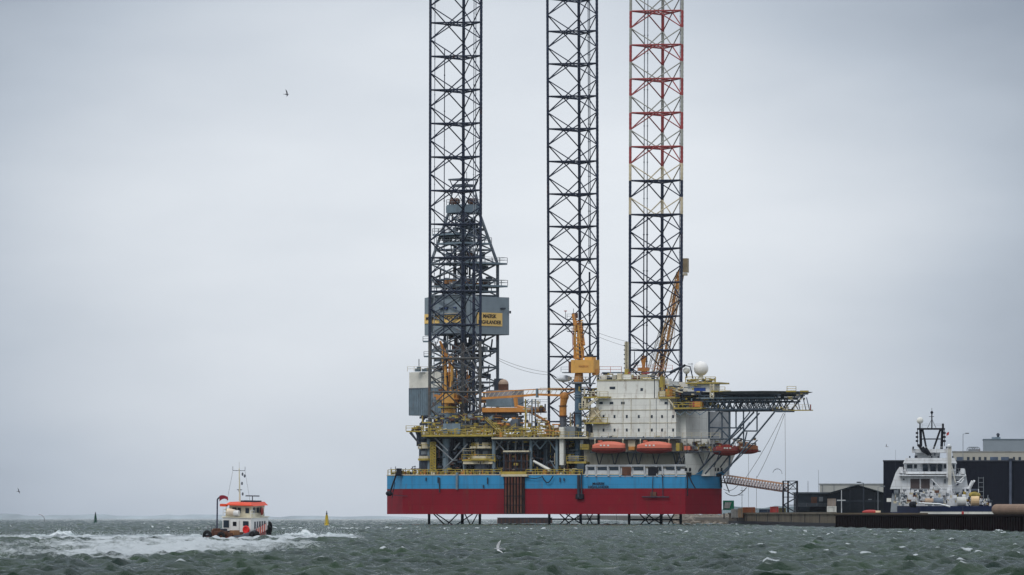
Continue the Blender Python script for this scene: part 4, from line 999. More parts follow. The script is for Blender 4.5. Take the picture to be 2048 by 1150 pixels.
# ================================================================ LIFEBOATS
def lifeboat(name,label,c,L_,H_,Bm,ang,m1,m2,group):
    t=thing(name,label,'lifeboat',c,group)
    T=Matrix.Translation(c)@Matrix.Rotation(ang,4,'Z'); 
    def rings(zs,wf,x_pts):
        out=[]
        for x_ in x_pts:
            f=abs(x_); e_=(1-f**3.2)**.55 if f<1 else .02; e_=max(e_,.06)
            out.append((x_,e_))
        return out
    prof=rings(0,0,[-1,-.96,-.85,-.6,-.3,0,.3,.6,.85,.96,1])
    q=MB(T); rg=[]
    for x_,e_ in prof:
        kz=-H_*.5+abs(x_)**3*H_*.22
        rg.append([(x_*L_/2,s_*Bm/2*e_*w_,kz+(H_*.45-(kz+H_*.5))*zf) for s_,w_,zf in((-1,.0,0),(-1,.55,.18),(-1,.92,.6),(-1,1,1),(1,1,1),(1,.92,.6),(1,.55,.18),(1,.0,0))])
    q.loft(rg,m2); q.build('hull',t,smooth=False)
    q=MB(T); rg=[]
    for x_,e_ in prof:
        x2=x_*.97; zt_=H_*.5-(x_**2)*H_*.30 if x_<.2 else H_*.5-(x_**2)*H_*.22
        z0=-.05*H_
        rg.append([(x2*L_/2,s_*Bm/2*e_*w_*.97,z0+(zt_-z0)*zf) for s_,w_,zf in((-1,1,0),(-1,.93,.55),(-1,.6,.9),(-1,.2,1),(1,.2,1),(1,.6,.9),(1,.93,.55),(1,1,0))])
    q.loft(rg,m1); q.build('canopy',t)
    q=MB(T); q.torus((0,0,0),1,.001,m2) if False else None
    for s_ in (-1,1):
        pts=[(x_*L_/2,s_*Bm/2*e_*1.01,-.06*H_) for x_,e_ in prof]; q.path(pts,.07,BRN,4)
    q.build('rubbing_strake',t)
    q=MB(T)
    for x_ in (-.35,-.15,.08): q.box((x_*L_/2,-Bm*.47,H_*.16),(.42,.12,.32),WHITE)
    q.box((-.5*L_/2,0,H_*.5),(.8,.7,.35),m1); q.build('hatch',t)
    q=MB(T)
    for x_ in (-.72,.72): q.tube((x_*L_/2,0,H_*.3),(x_*L_/2,0,H_*.62),.07,BLACK,5)
    q.build('lifting_hook',t)
    return t
gl='orange lifeboats hanging along the rig'
a0=math.atan2(uy,ux)
lifeboat('lifeboat','bright orange enclosed lifeboat hanging nearest the blue crane column, left of its twin',S(1217.5,895,-.9),7.9,2.75,2.5,a0,LIFE,LIFE2,gl)
lifeboat('lifeboat','bright orange enclosed lifeboat hanging under the right end of the white windowed block',S(1308.5,895,-.9),8.2,2.75,2.5,a0,LIFE,LIFE2,gl)
lifeboat('lifeboat','dark red lifeboat half hidden behind the helideck struts at the bow corner',S(1452,900,4.0),7,2.5,2.3,a0+R(58),LIFE2,LIFE2,gl)
lifeboat('rescue_boat','open orange-brown rescue boat with dark red hull, outermost at the bow of the rig',S(1493,898,8.0),5.2,2.2,2.2,a0+R(12),mat('rescue_orange',(.22,.085,.035),.6,rust=.3),LIFE2,gl)
q=MB(); ub(q,1470,1518,901,904,9.2,1.2,DARK); ub(q,1440,1470,904,906,5,3,DARK); q.tube(S(1503,903,9),S(1511,885,9),.12,CREAM,5); q.tube(S(1511,885,9),S(1514,902,9),.12,GREYS,5); q.path([S(1464,896,4.5),S(1470,882,4.5),S(1480,879,4.5)],.14,WHITE,5); clutter(q,1464,1512,876,890,8,10,30,[WHITE,CREAM,ORA,GREYS,DARK],71,(2,4),.6)
q.build('davit_platform',rig)
# ================================================================ FLOATING PONTOON BEHIND THE RIG
q=MB(); Yp=1330; x0,x1=XX(995,Yp),XX(1104,Yp); zs=-Yp**2/2/RE
q.box(((x0+x1)/2,Yp+8,zs+.55),(x1-x0,16,1.9),mat('pontoon_brown',(.055,.045,.05),.8,var=.3,rust=.2)); 
q.box(((x0+x1)/2,Yp+8,zs+1.56),(x1-x0+.3,16.2,.12),GREYS)
for i in range(15): q.box((x0+(x1-x0)*i/14,Yp-.05,zs+.5),(.15,.15,1.7),BRN)
o=q.build('pontoon',label='low dark brown pontoon floating behind the rig between two legs',category='pontoon')
q=MB(); q.tube((XX(1233,1180),1180,-1),(XX(1233,1180),1180,3),.03,DARK,4); q.build('hanging_line',rig)
# ================================================================ WORKBOAT
BX,BY=XX(480,492),492
hd_=math.atan2(.93,.37)       # heading: away and to the right
T=Matrix.Translation((BX,BY,-.14))@Matrix.Rotation(hd_,4,'Z')@Matrix.Diagonal((.98,.98,1.06,1))@Matrix.Rotation(R(-1.5),4,'Y')@Matrix.Rotation(R(1.5),4,'X')
boat=thing('workboat','small white and orange workboat throwing up spray, seen from astern','workboat',(BX,BY,0))
BW=mat('boat_white',(.62,.62,.60),.45,var=.06,rust=.12); BO=mat('boat_orange',(.60,.06,.02),.45,var=.08); BR=mat('boat_red_hull',(.17,.035,.03),.55,var=.2,rust=.2); BG=mat('boat_grey',(.09,.10,.12),.6,var=.2,rust=.2); BC=mat('boat_cream',(.55,.52,.40),.5,rust=.2)
# local x forward (-4.7..4.7), y to port, z up
def bring(x_,wd,zk,zd_): return [(x_,-wd*.55,zk),(x_,-wd,zk+.45),(x_,-wd,zd_),(x_,wd,zd_),(x_,wd,zk+.45),(x_,wd*.55,zk)]
q=MB(T); q.loft([bring(-4.5,1.45,-.5,.42),bring(-3,1.62,-.6,.42),bring(0,1.7,-.6,.50),bring(2.4,1.55,-.55,.85),bring(3.8,.95,-.4,1.15),bring(4.5,.25,-.1,1.35)],BR); q.build('hull',boat)
q=MB(T)   # bulwark
for s_ in (-1,1):
    P1=[(-4.5,1.45,.42),(-3,1.62,.42),(0,1.7,.5),(2.4,1.55,.85),(3.8,.95,1.15),(4.5,.25,1.35)]
    hts=[.15,.2,.5,.55,.5,.45]
    for i in range(5):
        a_,b_=P1[i],P1[i+1]; va=[(a_[0],s_*a_[1],a_[2]),(b_[0],s_*b_[1],b_[2]),(b_[0],s_*b_[1],b_[2]+hts[i+1]),(a_[0],s_*a_[1],a_[2]+hts[i])]
        vb_=[(p[0],p[1]-s_*.08,p[2]) for p in va]; q.add(va+vb_,[[0,1,2,3],[7,6,5,4],[3,2,6,7],[0,3,7,4],[1,5,6,2]],BO if i>1 else BG)
    for k in range(9):
        x_=.2+k*.42; y_=1.68-max(0,(x_-2.2))*.42; z_=.55+max(0,x_)*.15; q.tube((x_,s_*(y_+.03),z_),(x_,s_*(y_+.03),z_+.55),.045,BW,4)
q.build('bulwark',boat)
q=MB(T); q.box((-2.9,0,.62),(2.6,2.2,.35),BRN); 
rd=random.Random(2)
for i in range(26): q.box((rd.uniform(-4.2,-1.6),rd.uniform(-1.2,1.2),rd.uniform(.5,.95)),(rd.uniform(.2,.8),rd.uniform(.2,.7),rd.uniform(.15,.45)),rd.choice((BRN,BRN,DARK,BG,mat('net_brown',(.20,.10,.05),.8))),rd.uniform(0,3))
q.build('deck_gear',boat)
q=MB(T); q.box((1.15,0,1.22),(3.9,2.9,1.5),BW); q.box((1.15,0,2.0),(4.1,3.05,.07),BC); dh=q.build('deckhouse',boat)
q=MB(T); q.box((-.86,.15,1.12),(.06,.85,1.35),BW); q.box((-.9,.15,1.45),(.05,.36,.36),BLACK); q.box((-.87,.15,.62),(.1,.8,.3),BW); q.build('door',dh)
q=MB(T); q.box((-.84,1.05,1.42),(.05,.55,.62),GLASS); q.build('window',dh)
q=MB(T); q.box((-.84,-.95,1.5),(.05,.55,.4),GLASS); q.build('window',dh)
for k in range(5):
    q=MB(T); q.box((.1+k*.55,-1.47,1.35),(.24,.05,.6),GLASS if k%2==0 else BG); q.build('window',dh)
q=MB(T); q.torus((-.98,-1.05,.98),.27,.09,mat('buoy_red',(.55,.02,.02),.5),'x',16,8); q.tube((-.93,-1.05,.98),(-1.0,-1.05,.98),.22,mat('buoy_red',(.55,.02,.02),.5),14); q.build('lifebuoy',boat)
q=MB(T)
lo=[(.0,-1.15,2.03),(2.7,-1.15,2.03),(2.7,1.2,2.03),(.0,1.2,2.03)]; hi=[(.05,-1.12,2.98),(3.0,-1.12,2.98),(3.0,1.15,2.98),(.05,1.15,2.98)]
q.add(lo+hi,[[0,1,5,4],[1,2,6,5],[2,3,7,6],[3,0,4,7],[4,5,6,7]],BC)
wh=q.build('wheelhouse',boat)
for c_,sz_ in (((.01,.62,2.58),(.05,.42,.48)),((.01,.12,2.58),(.05,.32,.48)),((.6,-1.15,2.6),(.5,.05,.45)),((1.35,-1.16,2.6),(.5,.05,.45)),((2.1,-1.17,2.6),(.5,.05,.45)),((.01,-.7,2.58),(.05,.36,.45))):
    q=MB(T); q.box(c_,sz_,GLASS); q.build('wheelhouse_window',wh)
q=MB(T)
q.loft([[(-.45,-1.3,3.0),(-.45,1.35,3.0),(-.45,1.35,3.08),(-.45,-1.3,3.08)],[(0,-1.4,2.98),(0,1.4,2.98),(0,1.1,3.28),(0,-1.1,3.28)],[3.15 and (3.15,-1.4,2.98),(3.15,1.4,2.98),(3.0,1.1,3.28),(3.0,-1.1,3.28)]],BO)
q.box((1.8,-.2,3.33),(1.5,1.6,.12),DARK); q.box((-.2,1.6,3.0),(.5,.6,.22),BO)
rf=q.build('roof',boat)
q=MB(T); q.tube((.2,.15,3.2),(-.05,.15,6.2),.09,BC,8,.055); q.tube((-.05,.8,6.0),(-.05,-.45,6.0),.035,BG,4); q.tube((0,.15,6.1),(-.05,.15,6.75),.03,BW,4)
for a_,b_,z_ in((.12,-.12,5.7),(.1,-.35,5.55),(.12,-.08,4.9),(.15,.2,4.3),(.15,-.15,4.0)): q.sphere((a_,b_,z_),.10,BG,8,5,(1,1,1.5))
for y_ in (.8,-.45): q.tube((-.05,y_,6.0),(-.05,y_,6.35),.025,BG,4); q.tube((-.05,y_,5.95),(.3,y_*1.9,3.3),.012,ROPE,4)
q.tube((.1,.4,4.35),(.1,-.1,4.35),.04,DARK,4); q.build('mast',rf)
q=MB(T); q.tube((1.6,-.5,3.3),(1.6,-.5,3.75),.05,BG,5); q.box((1.6,-.5,3.8),(.12,1.3,.1),BG,R(20)); q.build('radar',rf)
q=MB(T); q.tube((-.55,1.05,2.45),(-.55,.3,2.35),.32,mat('canister_tan',(.60,.50,.38),.5),14); q.tube((-.7,.3,2.35),(-.7,-.2,2.35),.26,BW,12); q.tube((-.55,1.2,2.0),(-.55,1.2,2.9),.03,YEL,4); q.tube((-.5,1.3,2.1),(-.8,.2,2.1),.04,BC,4); q.build('liferaft_canister',boat)
q=MB(T); q.sphere((1.8,-1.4,2.5),.3,LIFE2,10,6,(1,.4,1.2)); q.build('red_cover',boat)
q=MB(T); q.tube((-2.2,1.35,.5),(-2.2,1.35,3.55),.07,mat('pole_blue',(.03,.03,.06),.5),8); q.tube((-2.2,1.35,3.55),(-2.1,1.2,3.72),.07,BLACK,6)
fl=[]
for i in range(7):
    u_=i/6; fl.append((-2.1-.05*math.sin(u_*5),1.2-u_*.85,3.85+.12*math.sin(u_*3)-.10*u_))
FLG=mat('flag_red',(.20,.015,.03),.8); vs=[]
for p in fl: vs+=[p,(p[0]+.03,p[1],p[2]-.42+.15*math.sin(p[1]*3)),(p[0]+.1,p[1],p[2]-.2)]
q.loft([vs[i*3:i*3+3] for i in range(7)],FLG); q.build('flag_pole',boat)
q=MB(T)
for s_ in (-1,1): q.rail([(-.8,s_*1.4,2.03),(0,s_*1.4,2.03)],BW,h=.6,t=.03)
for x_ in (-4.0,-3.2,-2.4): q.tube((x_,1.45,.5),(x_,1.45,1.3),.035,BG,4)
q.tube((-4.0,1.45,1.3),(-2.4,1.45,1.3),.03,BG,4); q.build('railing',boat)
for p in ((-4.65,1.2,.5,'x',.34),(-4.65,-.2,.45,'x',.3),(-1.2,-1.82,.35,'y',.38),(-.3,-1.85,.35,'y',.38),(4.0,-1.15,1.0,'y',.42),(3.2,-1.45,.75,'y',.40)):
    q=MB(T); q.torus(p[:3],p[4],.15,TREAD,p[3],14,8); q.build('tyre_fender',boat)
q=MB(T); q.sphere((3.9,-.3,2.05),.62,mat('fender_green',(.02,.05,.05),.8),14,9,(.6,.6,1.05)); q.tube((4.4,-.3,.9),(4.5,-.3,1.9),.25,TREAD,10); q.build('bow_fender',boat)
def kb(q,x0_,x1_,Y_,dep,z0,z1_,m,k=.075): q.prism([(x0_,Y_),(x1_,Y_),(x1_+dep*k,Y_+dep),(x0_+dep*k,Y_+dep)],z0,z1_,m)
# ================================================================ QUAY AND LAND
LAND=mat('quay_surface',(.13,.125,.115),.9,var=.3,rust=.1,scale=.05)
A_,B_,C_,D_=(50.2,1250),(52.8,880),(62.5,660),(84,470)
q=MB(); q.prism([(43,1262),(50.4,1250.5),(75,1150),(75,1130),(260,1130),(1500,1500),(1500,5000),(60,5000)],-8,1.55,LAND); q.build('land',kind='structure')
def wall(name,label,cat,pts,th,ztop,m,extra=None):
    q=MB(); L_=[];Rr=[]
    for i,p in enumerate(pts):
        a_=Vector(pts[max(0,i-1)]); b_=Vector(pts[min(len(pts)-1,i+1)]); d_=(b_-a_).normalized(); n_=Vector((-d_.y,d_.x)); 
        if n_.x<0: n_=-n_
        L_.append(Vector(p)); Rr.append(Vector(p)+n_*th)
    poly=[(p.x,p.y) for p in L_]+[(p.x,p.y) for p in Rr[::-1]]
    q.prism(poly,-4,ztop,m)
    if extra: extra(q,L_)
    return q.build(name,label=label,category=cat)
def conc_extra(q,P):
    n=9
    for i in range(1,n): 
        p=P[0].lerp(P[1],i/n); q.box((p.x-.03,p.y,.8),(.12,.35,3.4),BLACK)
    a_,b_=P[0],P[1]; d_=(b_-a_)
    for z_,t_,m_ in ((2.45,.22,CONC),(-.05,.1,BLACK)):
        q.prism([(a_.x-t_,a_.y),(b_.x-t_,b_.y),(b_.x+.02,b_.y),(a_.x+.02,a_.y)],z_-(.18 if m_ is CONC else .6),z_+(.18 if m_ is CONC else .85),m_)
wall('concrete_quay','pale stained concrete quay wall between the rocks and the dark sheet piling','quay',[A_,B_],15,2.5,CONC,conc_extra)
def pile_extra(q,P):
    for a_,b_ in zip(P,P[1:]):
        n=int((b_-a_).length/2.4)
        for i in range(n):
            p=a_.lerp(b_,(i+.5)/n); q.box((p.x-.12,p.y,-.5),(.3,1.1,4.9),PILE)
    for a_,b_ in zip(P,P[1:]): q.prism([(a_.x-.35,a_.y),(b_.x-.35,b_.y),(b_.x+.3,b_.y),(a_.x+.3,a_.y)],2.0,2.23,PILE)
wall('sheet_pile_quay','dark rust-brown sheet piling along the right-hand quay','quay',[(52.85,879.5),C_,D_,(190,300)],14,2.15,PILE,pile_extra)
# rocks
q=MB(); ROCK=mat('grey_rock',(.17,.15,.125),.9,var=.45,scale=.9)
rd=random.Random(5)
for i in range(430):
    f=rd.random(); Yr=1250+rd.uniform(0,48)+(1-f)*10; px=1350+f*112; hgt=rd.random(); x_=XX(px,Yr); zz=-.2+ (Yr-1250)/48*1.9+rd.uniform(-.3,.2)
    r_=rd.uniform(.4,1.0); c=Vector((x_,Yr,zz)); vs=[]; b0=len(q.v); q.sphere(c,r_,ROCK,7,5,(1.1,1,.8))
    for k in range(b0,len(q.v)): d_=q.v[k]-c; q.v[k]=c+d_*(1+.35*mnoise.noise(q.v[k]*1.3))
q.prism([(XX(1350,1262),1262),(50.5,1252),(52,1300),(XX(1350,1300),1300)],-3,1.0,ROCK)
q.build('rock_revetment',kind='stuff')
# ---- gangway and its tower
q=MB(); ga=Vector((46.3,1177,Z_(957,1177))); gb=Vector((XX(1570,1140),1140,Z_(975,1140))); BRG=mat('gangway_orange',(.42,.19,.07),.6,var=.25,rust=.3); PNK=mat('gangway_pale',(.42,.33,.31),.6,rust=.3)
d_=(gb-ga).normalized(); s_=d_.cross(Vector((0,0,1))).normalized(); tvec=Vector((0,0,1))
gt=thing('gangway','long orange and pale lattice gangway sloping from the rig bow to the quay tower','gangway',(ga.x,ga.y,2))
for o_ in (-.7,.7):
    for h_,r_,m_ in ((-.85,.15,BRN),(.75,.10,BRG),(.1,.07,PNK),(-.4,.07,PNK)): q.tube(ga+s_*o_+tvec*h_,gb+s_*o_+tvec*h_,r_,m_,4)
q.build('side_rail',gt)
q=MB()
n=22
for i in range(n):
    p=ga.lerp(gb,i/n); p2=ga.lerp(gb,(i+1)/n)
    for o_ in (-.7,.7): q.tube(p+s_*o_-tvec*.85,p+s_*o_+tvec*.75,.06,PNK,4); q.tube(p+s_*o_-tvec*.85,p2+s_*o_+tvec*.75,.055,DARK,4)
q.build('lattice',gt)
q=MB(); q.add([ga-s_*.65-tvec*.8,ga+s_*.65-tvec*.8,gb+s_*.65-tvec*.8,gb-s_*.65-tvec*.8,ga-s_*.65-tvec*.9,ga+s_*.65-tvec*.9,gb+s_*.65-tvec*.9,gb-s_*.65-tvec*.9],[[0,1,2,3],[7,6,5,4],[0,4,5,1],[2,6,7,3],[0,3,7,4],[1,5,6,2]],DARK); q.build('walkway',gt)
Yt=1141; tx0,tx1=XX(1567,Yt),XX(1595,Yt); tw=tx1-tx0
tw_=thing('gangway_tower','black lattice stair tower on the quay at the end of the gangway','tower',((tx0+tx1)/2,Yt+1.5,2.5))
q=MB(); zt_=Z_(962,Yt)
for x_ in (tx0,tx0+.35*tw,tx1):
    for y_ in (Yt,Yt+3): q.tube((x_,y_,1.6),(x_,y_,zt_),.13,BLACK,4)
for i in range(5):
    z_=2.5+(zt_-2.5)*i/4
    for y_ in (Yt,Yt+3): q.tube((tx0,y_,z_),(tx1,y_,z_),.1,BLACK,4)
    for x_ in (tx0,tx1): q.tube((x_,Yt,z_),(x_,Yt+3,z_),.1,BLACK,4)
q.build('tower_frame',tw_)
q=MB()
for i in range(4):
    z0=2.5+(zt_-2.5)*i/4; z1_=2.5+(zt_-2.5)*(i+1)/4; x0_,x1_=(tx0,tx1) if i%2 else (tx1,tx0); q.tube((x0_,Yt+1,z0),(x1_,Yt+1,z1_),.16,DARK,4); q.tube((x0_,Yt+2,z0),(x1_,Yt+2,z1_),.1,DARK,4)
q.tube((tx0+.35*tw,Yt,zt_),(tx1,Yt,zt_-2),.09,BLACK,4); q.tube((tx1,Yt,zt_),(tx0+.35*tw,Yt,zt_-2),.09,BLACK,4)
q.build('stair',tw_)
# mooring ropes and hoses between rig and quay
def rope(label,a_,b_,sag,r_=.05,n=14):
    q=MB(); pts=[a_.lerp(b_,i/n)-Vector((0,0,sag*4*(i/n)*(1-i/n))) for i in range(n+1)]; q.path(pts,r_,ROPE,5)
    o=q.build('rope',label=label,category='rope'); o['group']='ropes and hoses hanging beside the gangway'
rope('straight rope hanging plumb from the far end of the helideck to the gangway tower',S(1570,823,5),W(1571,965,1141),0,.045)
rope('left one of two slanting ropes from the helideck, crossing the gangway',S(1567,826,5),W(1490,958,1165),.6,.05)
rope('right one of two slanting ropes from the helideck, crossing the gangway',S(1569,828,5),W(1514,955,1160),.8,.05)
rope('rope hanging plumb through the middle of the gangway to the containers',W(1513,952,1160),W(1513,1020,1160),0,.04)
rope('rope hanging plumb from the gangway nearest the rig',S(1497,905,8),W(1497,1016,1165),0,.035)
rope('black hose looping from the hull corner up to the gangway, lower of the pair',W(1451,985,1172),W(1493,975,1165),1.2,.09)
rope('thin rope looping from the hull corner up to the gangway, upper of the pair',W(1447,978,1172),W(1478,968,1165),.8,.06)
# ---- quay clutter
def container(px0,px1,py0,Yc,dep,m,label,rz=0,base=1.55,name='shipping_container'):
    x0_,x1_=XX(px0,Yc),XX(px1,Yc); t=thing(name,label,'container',((x0_+x1_)/2,Yc+dep/2,base)); z1_=Z_(py0,Yc)
    q=MB(); q.box(((x0_+x1_)/2,Yc+dep/2,(base+z1_)/2),(x1_-x0_,dep,z1_-base),m)
    n=max(3,int((x1_-x0_)/.35))
    for i in range(n+1): q.box((x0_+(x1_-x0_)*i/n,Yc-.03,(base+z1_)/2),(.09,.1,z1_-base-.2),m)
    q.build('shell',t)
    q=MB()
    for x_ in (x0_,x1_): q.box((x_,Yc-.05,(base+z1_)/2),(.16,.2,z1_-base+.04),m)
    q.box(((x0_+x1_)/2,Yc-.04,z1_-.06),(x1_-x0_,.18,.16),m); q.build('corner_frame',t)
    q=MB(); q.box((x1_-(x1_-x0_)*.25,Yc-.1,(base+z1_)/2),(.06,.08,z1_-base-.3),GREYS); q.build('door_bar',t)
    t['group']='containers on the quay'; return t
OC=mat('container_orange',(.40,.13,.05),.6,rust=.3); RC=mat('container_red',(.35,.04,.035),.6,rust=.2)
container(1486,1510,1014.5,1180,2.4,OC,'faded orange container on the quay, nearest the green board')
container(1541,1556,1013.5,1172,2.4,RC,'bright red container beside the foot of the gangway tower')
container(1558,1571,1016,1172,2.4,mat('container_olive',(.09,.075,.03),.6),'small olive container just left of the tower foot')
container(1519,1540,1018.5,1176,2.4,mat('container_navy',(.03,.05,.09),.6),'low dark blue container between the orange and red ones')
container(1655,1672,1012.5,1165,2.4,WHITE,'white container at the end of the concrete quay, below a tan one')
container(1656,1671,997.5,1168,2.4,mat('container_tan',(.24,.20,.17),.7),'tan container stacked on top of the white one',base=Z_(1012.2,1168))
container(1463,1477,1018,1180,2,mat('tent_white',(.62,.60,.56),.6),'low white cover on the quay beside the green board',name='covered_pallet')
container(1477,1485,1016.5,1178,2,mat('pallet_tan',(.40,.28,.18),.7),'small tan crate left of the orange container',name='crate')
t=thing('sign_board','green board with a slanting white stripe standing on the quay beside the rig','sign',(XX(1457,1190),1190,1.5))
q=MB(); GRN=mat('board_green',(.012,.26,.13),.5); x0_,x1_=XX(1446,1190),XX(1468,1190); q.box(((x0_+x1_)/2,1190,(Z_(1001,1190)+Z_(1020,1190))/2),(x1_-x0_,.3,Z_(1001,1190)-Z_(1020,1190)),GRN); q.build('panel',t)
q=MB(); P7=[(1449,1016),(1456,1004),(1463,1004),(1463,1006),(1460,1016),(1456,1016),(1459,1009),(1453,1016)]
q.add([ (XX(a_,1189.6),1189.6,Z_(b_,1189.6)) for a_,b_ in [(1450,1004.5),(1463,1004.5),(1459,1016.5),(1448,1016.5)]],[[0,1,2,3]],WHITE); q.build('white_stripe',t)
q=MB(); 
for px in (1448,1466): q.box((XX(px,1190.3),1190.3,1.9),(.25,.25,1.2),DARK)
q.build('post',t)
# low quay office
t=thing('quay_office','low dark flat-roofed building with brown panels behind the stair tower','building',(XX(1625,1200),1205,1.5)); Yb=1200
q=MB(); x0_,x1_=XX(1592,Yb),XX(1660,Yb); q.box(((x0_+x1_)/2,Yb+5,(1.5+Z_(987,Yb))/2),(x1_-x0_,10,Z_(987,Yb)-1.5),mat('office_dark',(.035,.045,.055),.6,var=.3)); q.build('wall',t)
q=MB(); q.box(((x0_+x1_)/2,Yb+4.9,Z_(987,Yb)+.15),(x1_-x0_+.6,10.6,.3),mat('office_roof',(.10,.12,.14),.7)); q.build('roof',t)
for a_,b_,c_,d_,m_ in ((1598,1618,992,1000,GLASS),(1622,1634,994,1006,BRN),(1638,1646,994,1003,GREYS),(1600,1612,1010,1022,GLASS),(1620,1650,1011,1022,BLACK)):
    q=MB(); q.box((XX((a_+b_)/2,Yb),Yb-.05,Z_((c_+d_)/2,Yb)),((b_-a_)/9,.12,(d_-c_)/9),m_); q.build('window' if m_ in (GLASS,GREYS) else 'panel',t)
q=MB(); q.rail([(XX(1592,Yb-3),Yb-3,Z_(1012,Yb)),(XX(1655,Yb-3),Yb-3,Z_(1012,Yb))],GREYS,t=.05,h=.6); q.box((XX(1622,Yb-2),Yb-2,Z_(1012,Yb)),(7,2,.15),GREYS); q.build('balcony',t)
# gabled hall
t=thing('gabled_shed','black gabled shed with low roof ridge, left of the big dark hall','building',(XX(1715,1190),1200,1.5)); Yb=1190
q=MB(); pr=[(1655,1026),(1655,989),(1715,972),(1768,988),(1768,1026)]
fr=[Vector((XX(a_,Yb),Yb,max(1.4,Z_(b_,Yb)))) for a_,b_ in pr]; bk=[p+Vector((1.4,22,0)) for p in fr]; q.loft([fr,bk],mat('shed_black',(.014,.018,.024),.7,var=.3)); q.build('wall',t)
q=MB(); o_=Vector((0,-.4,.12)); e_=[fr[1]+o_-Vector((.4,0,.1)),fr[2]+o_,fr[3]+o_+Vector((.3,0,-.1))]; 
q.loft([[e_[0],e_[1],e_[2],e_[2]+Vector((0,0,.2)),e_[1]+Vector((0,0,.2)),e_[0]+Vector((0,0,.2))],[p+Vector((1.45,23,0)) for p in [e_[0],e_[1],e_[2],e_[2]+Vector((0,0,.2)),e_[1]+Vector((0,0,.2)),e_[0]+Vector((0,0,.2))]]],mat('shed_roof',(.04,.05,.06),.7)); q.build('roof',t)
q=MB(); q.box((XX(1740,Yb),Yb-.03,Z_(1001,Yb)),(.8,.1,.7),GREYS); q.build('vent',t)
q=MB(); 
for px in (1682,1700,1728,1750): q.box((XX(px,Yb),Yb-.04,Z_(1000,Yb)),(.15,.12,4.5),mat('shed_trim',(.03,.038,.05),.7))
q.box((XX(1712,Yb),Yb-.05,Z_(1002,Yb)),(11,.1,.5),mat('shed_trim',(.03,.038,.05),.7)); q.build('cladding_trim',t)
# pale flat building behind
t=thing('flat_warehouse','pale grey flat-roofed warehouse showing above the gabled shed','building',(XX(1705,1300),1310,1.5)); Yb=1300
q=MB(); x0_,x1_=XX(1639,Yb),XX(1768,Yb); kb(q,x0_,x1_,Yb,20,1.5,Z_(969,Yb),mat('pale_cladding',(.36,.37,.35),.7,var=.05)); q.build('wall',t)
q=MB(); kb(q,x0_-.2,x1_+.2,Yb-.2,20.5,Z_(969,Yb),Z_(969,Yb)+.24,mat('pale_roof',(.25,.27,.28),.7)); q.build('roof',t)
for px in (1645,1668): q=MB(); q.box((XX(px,Yb),Yb-.05,Z_(979,Yb)),(.15,.1,2.2),GREYS); q.build('downpipe',t)
# big navy hall
t=thing('dark_hall','large black-blue windowless hall behind the white ship','building',(XX(1910,1180),1200,1.5)); Yb=1180
q=MB(); x0_,x1_=XX(1767,Yb),XX(2150,Yb); kb(q,x0_,x1_,Yb,40,1.5,Z_(922.5,Yb),NAVH)
for i in range(36): q.box((x0_+(x1_-x0_)*i/35,Yb-.02,(1.5+Z_(923,Yb))/2),(.07,.07,Z_(923,Yb)-1.5),NAVH)
q.build('wall',t)
q=MB(); kb(q,x0_-.15,x1_+.15,Yb-.2,40.4,Z_(922.5,Yb),Z_(922.5,Yb)+.25,mat('hall_cap',(.05,.055,.07),.6)); q.build('roof',t)
q=MB(); q.box((XX(1778,Yb-.1),Yb-.1,Z_(1000,Yb)),(1.0,.1,.8),WHITE); q.build('notice_board',t)
q=MB(); q.tube((XX(2021,Yb-.4),Yb-.4,2),(XX(2021,Yb-.4),Yb-.4,Z_(918,Yb)),.30,mat('duct_blue',(.07,.085,.12),.5),8); q.box((XX(2021,Yb-.4),Yb-.4,Z_(919,Yb)),(1.0,.8,.5),DARK); q.build('downpipe',t)
q=MB()
for px in (1957,1967): q.tube((XX(px,Yb-.5),Yb-.5,2),(XX(px,Yb-.5),Yb-.5,Z_(954,Yb)),.07,GREYS,4)
for py in range(956,1010,9): q.tube((XX(1957,Yb-.5),Yb-.5,Z_(py,Yb)),(XX(1967,Yb-.5),Yb-.5,Z_(py,Yb)),.08,GREYS,4)
q.build('ladder',t)
# office block and plant tower behind
Yb=1420
t=thing('office_block','cream office building with a row of dark windows above the dark hall','building',(XX(1985,Yb),Yb+10,1.5))
q=MB(); x0_,x1_=XX(1906,Yb),XX(2150,Yb); kb(q,x0_,x1_,Yb,20,1.5,Z_(903.5,Yb),mat('office_cream',(.34,.33,.29),.7,var=.06)); q.build('wall',t)
q=MB(); kb(q,x0_-.2,x1_+.2,Yb-.2,20.4,Z_(903.5,Yb),Z_(903.5,Yb)+.2,mat('office_cap',(.25,.26,.26),.7)); q.build('roof',t)
for a_,b_ in ((1913,1927),(1934,1939),(1945,1950),(1957,1962),(1968,1973),(1980,1996),(2002,2018),(2026,2030),(2037,2042),(2050,2055)):
    q=MB(); q.box((XX((a_+b_)/2,Yb-.05),Yb-.05,Z_(920,Yb)),((b_-a_)/F*Yb,.15,1.6),GLASS if b_-a_<9 else mat('window_blue',(.06,.085,.13),.2)); q.build('window',t)
Yb=1560
t=thing('plant_tower','blue-grey windowless block with small chimney, highest on the right skyline','building',(XX(2015,Yb),Yb+10,1.5))
q=MB(); x0_,x1_=XX(1967.5,Yb),XX(2160,Yb); kb(q,x0_,x1_,Yb,20,1.5,Z_(879,Yb),mat('block_blue_grey',(.20,.235,.265),.7,var=.04)); q.build('wall',t)
q=MB(); q.box((XX(1994,Yb),Yb+3,Z_(877,Yb)),(2.4,2,.9),GREYB); q.tube((XX(1998,Yb),Yb+3,Z_(876,Yb)),(XX(1998,Yb),Yb+3,Z_(869,Yb)),.35,DARK,10); q.sphere((XX(1998,Yb),Yb+3,Z_(869,Yb)),.5,DARK,8,6); q.build('chimney',t)
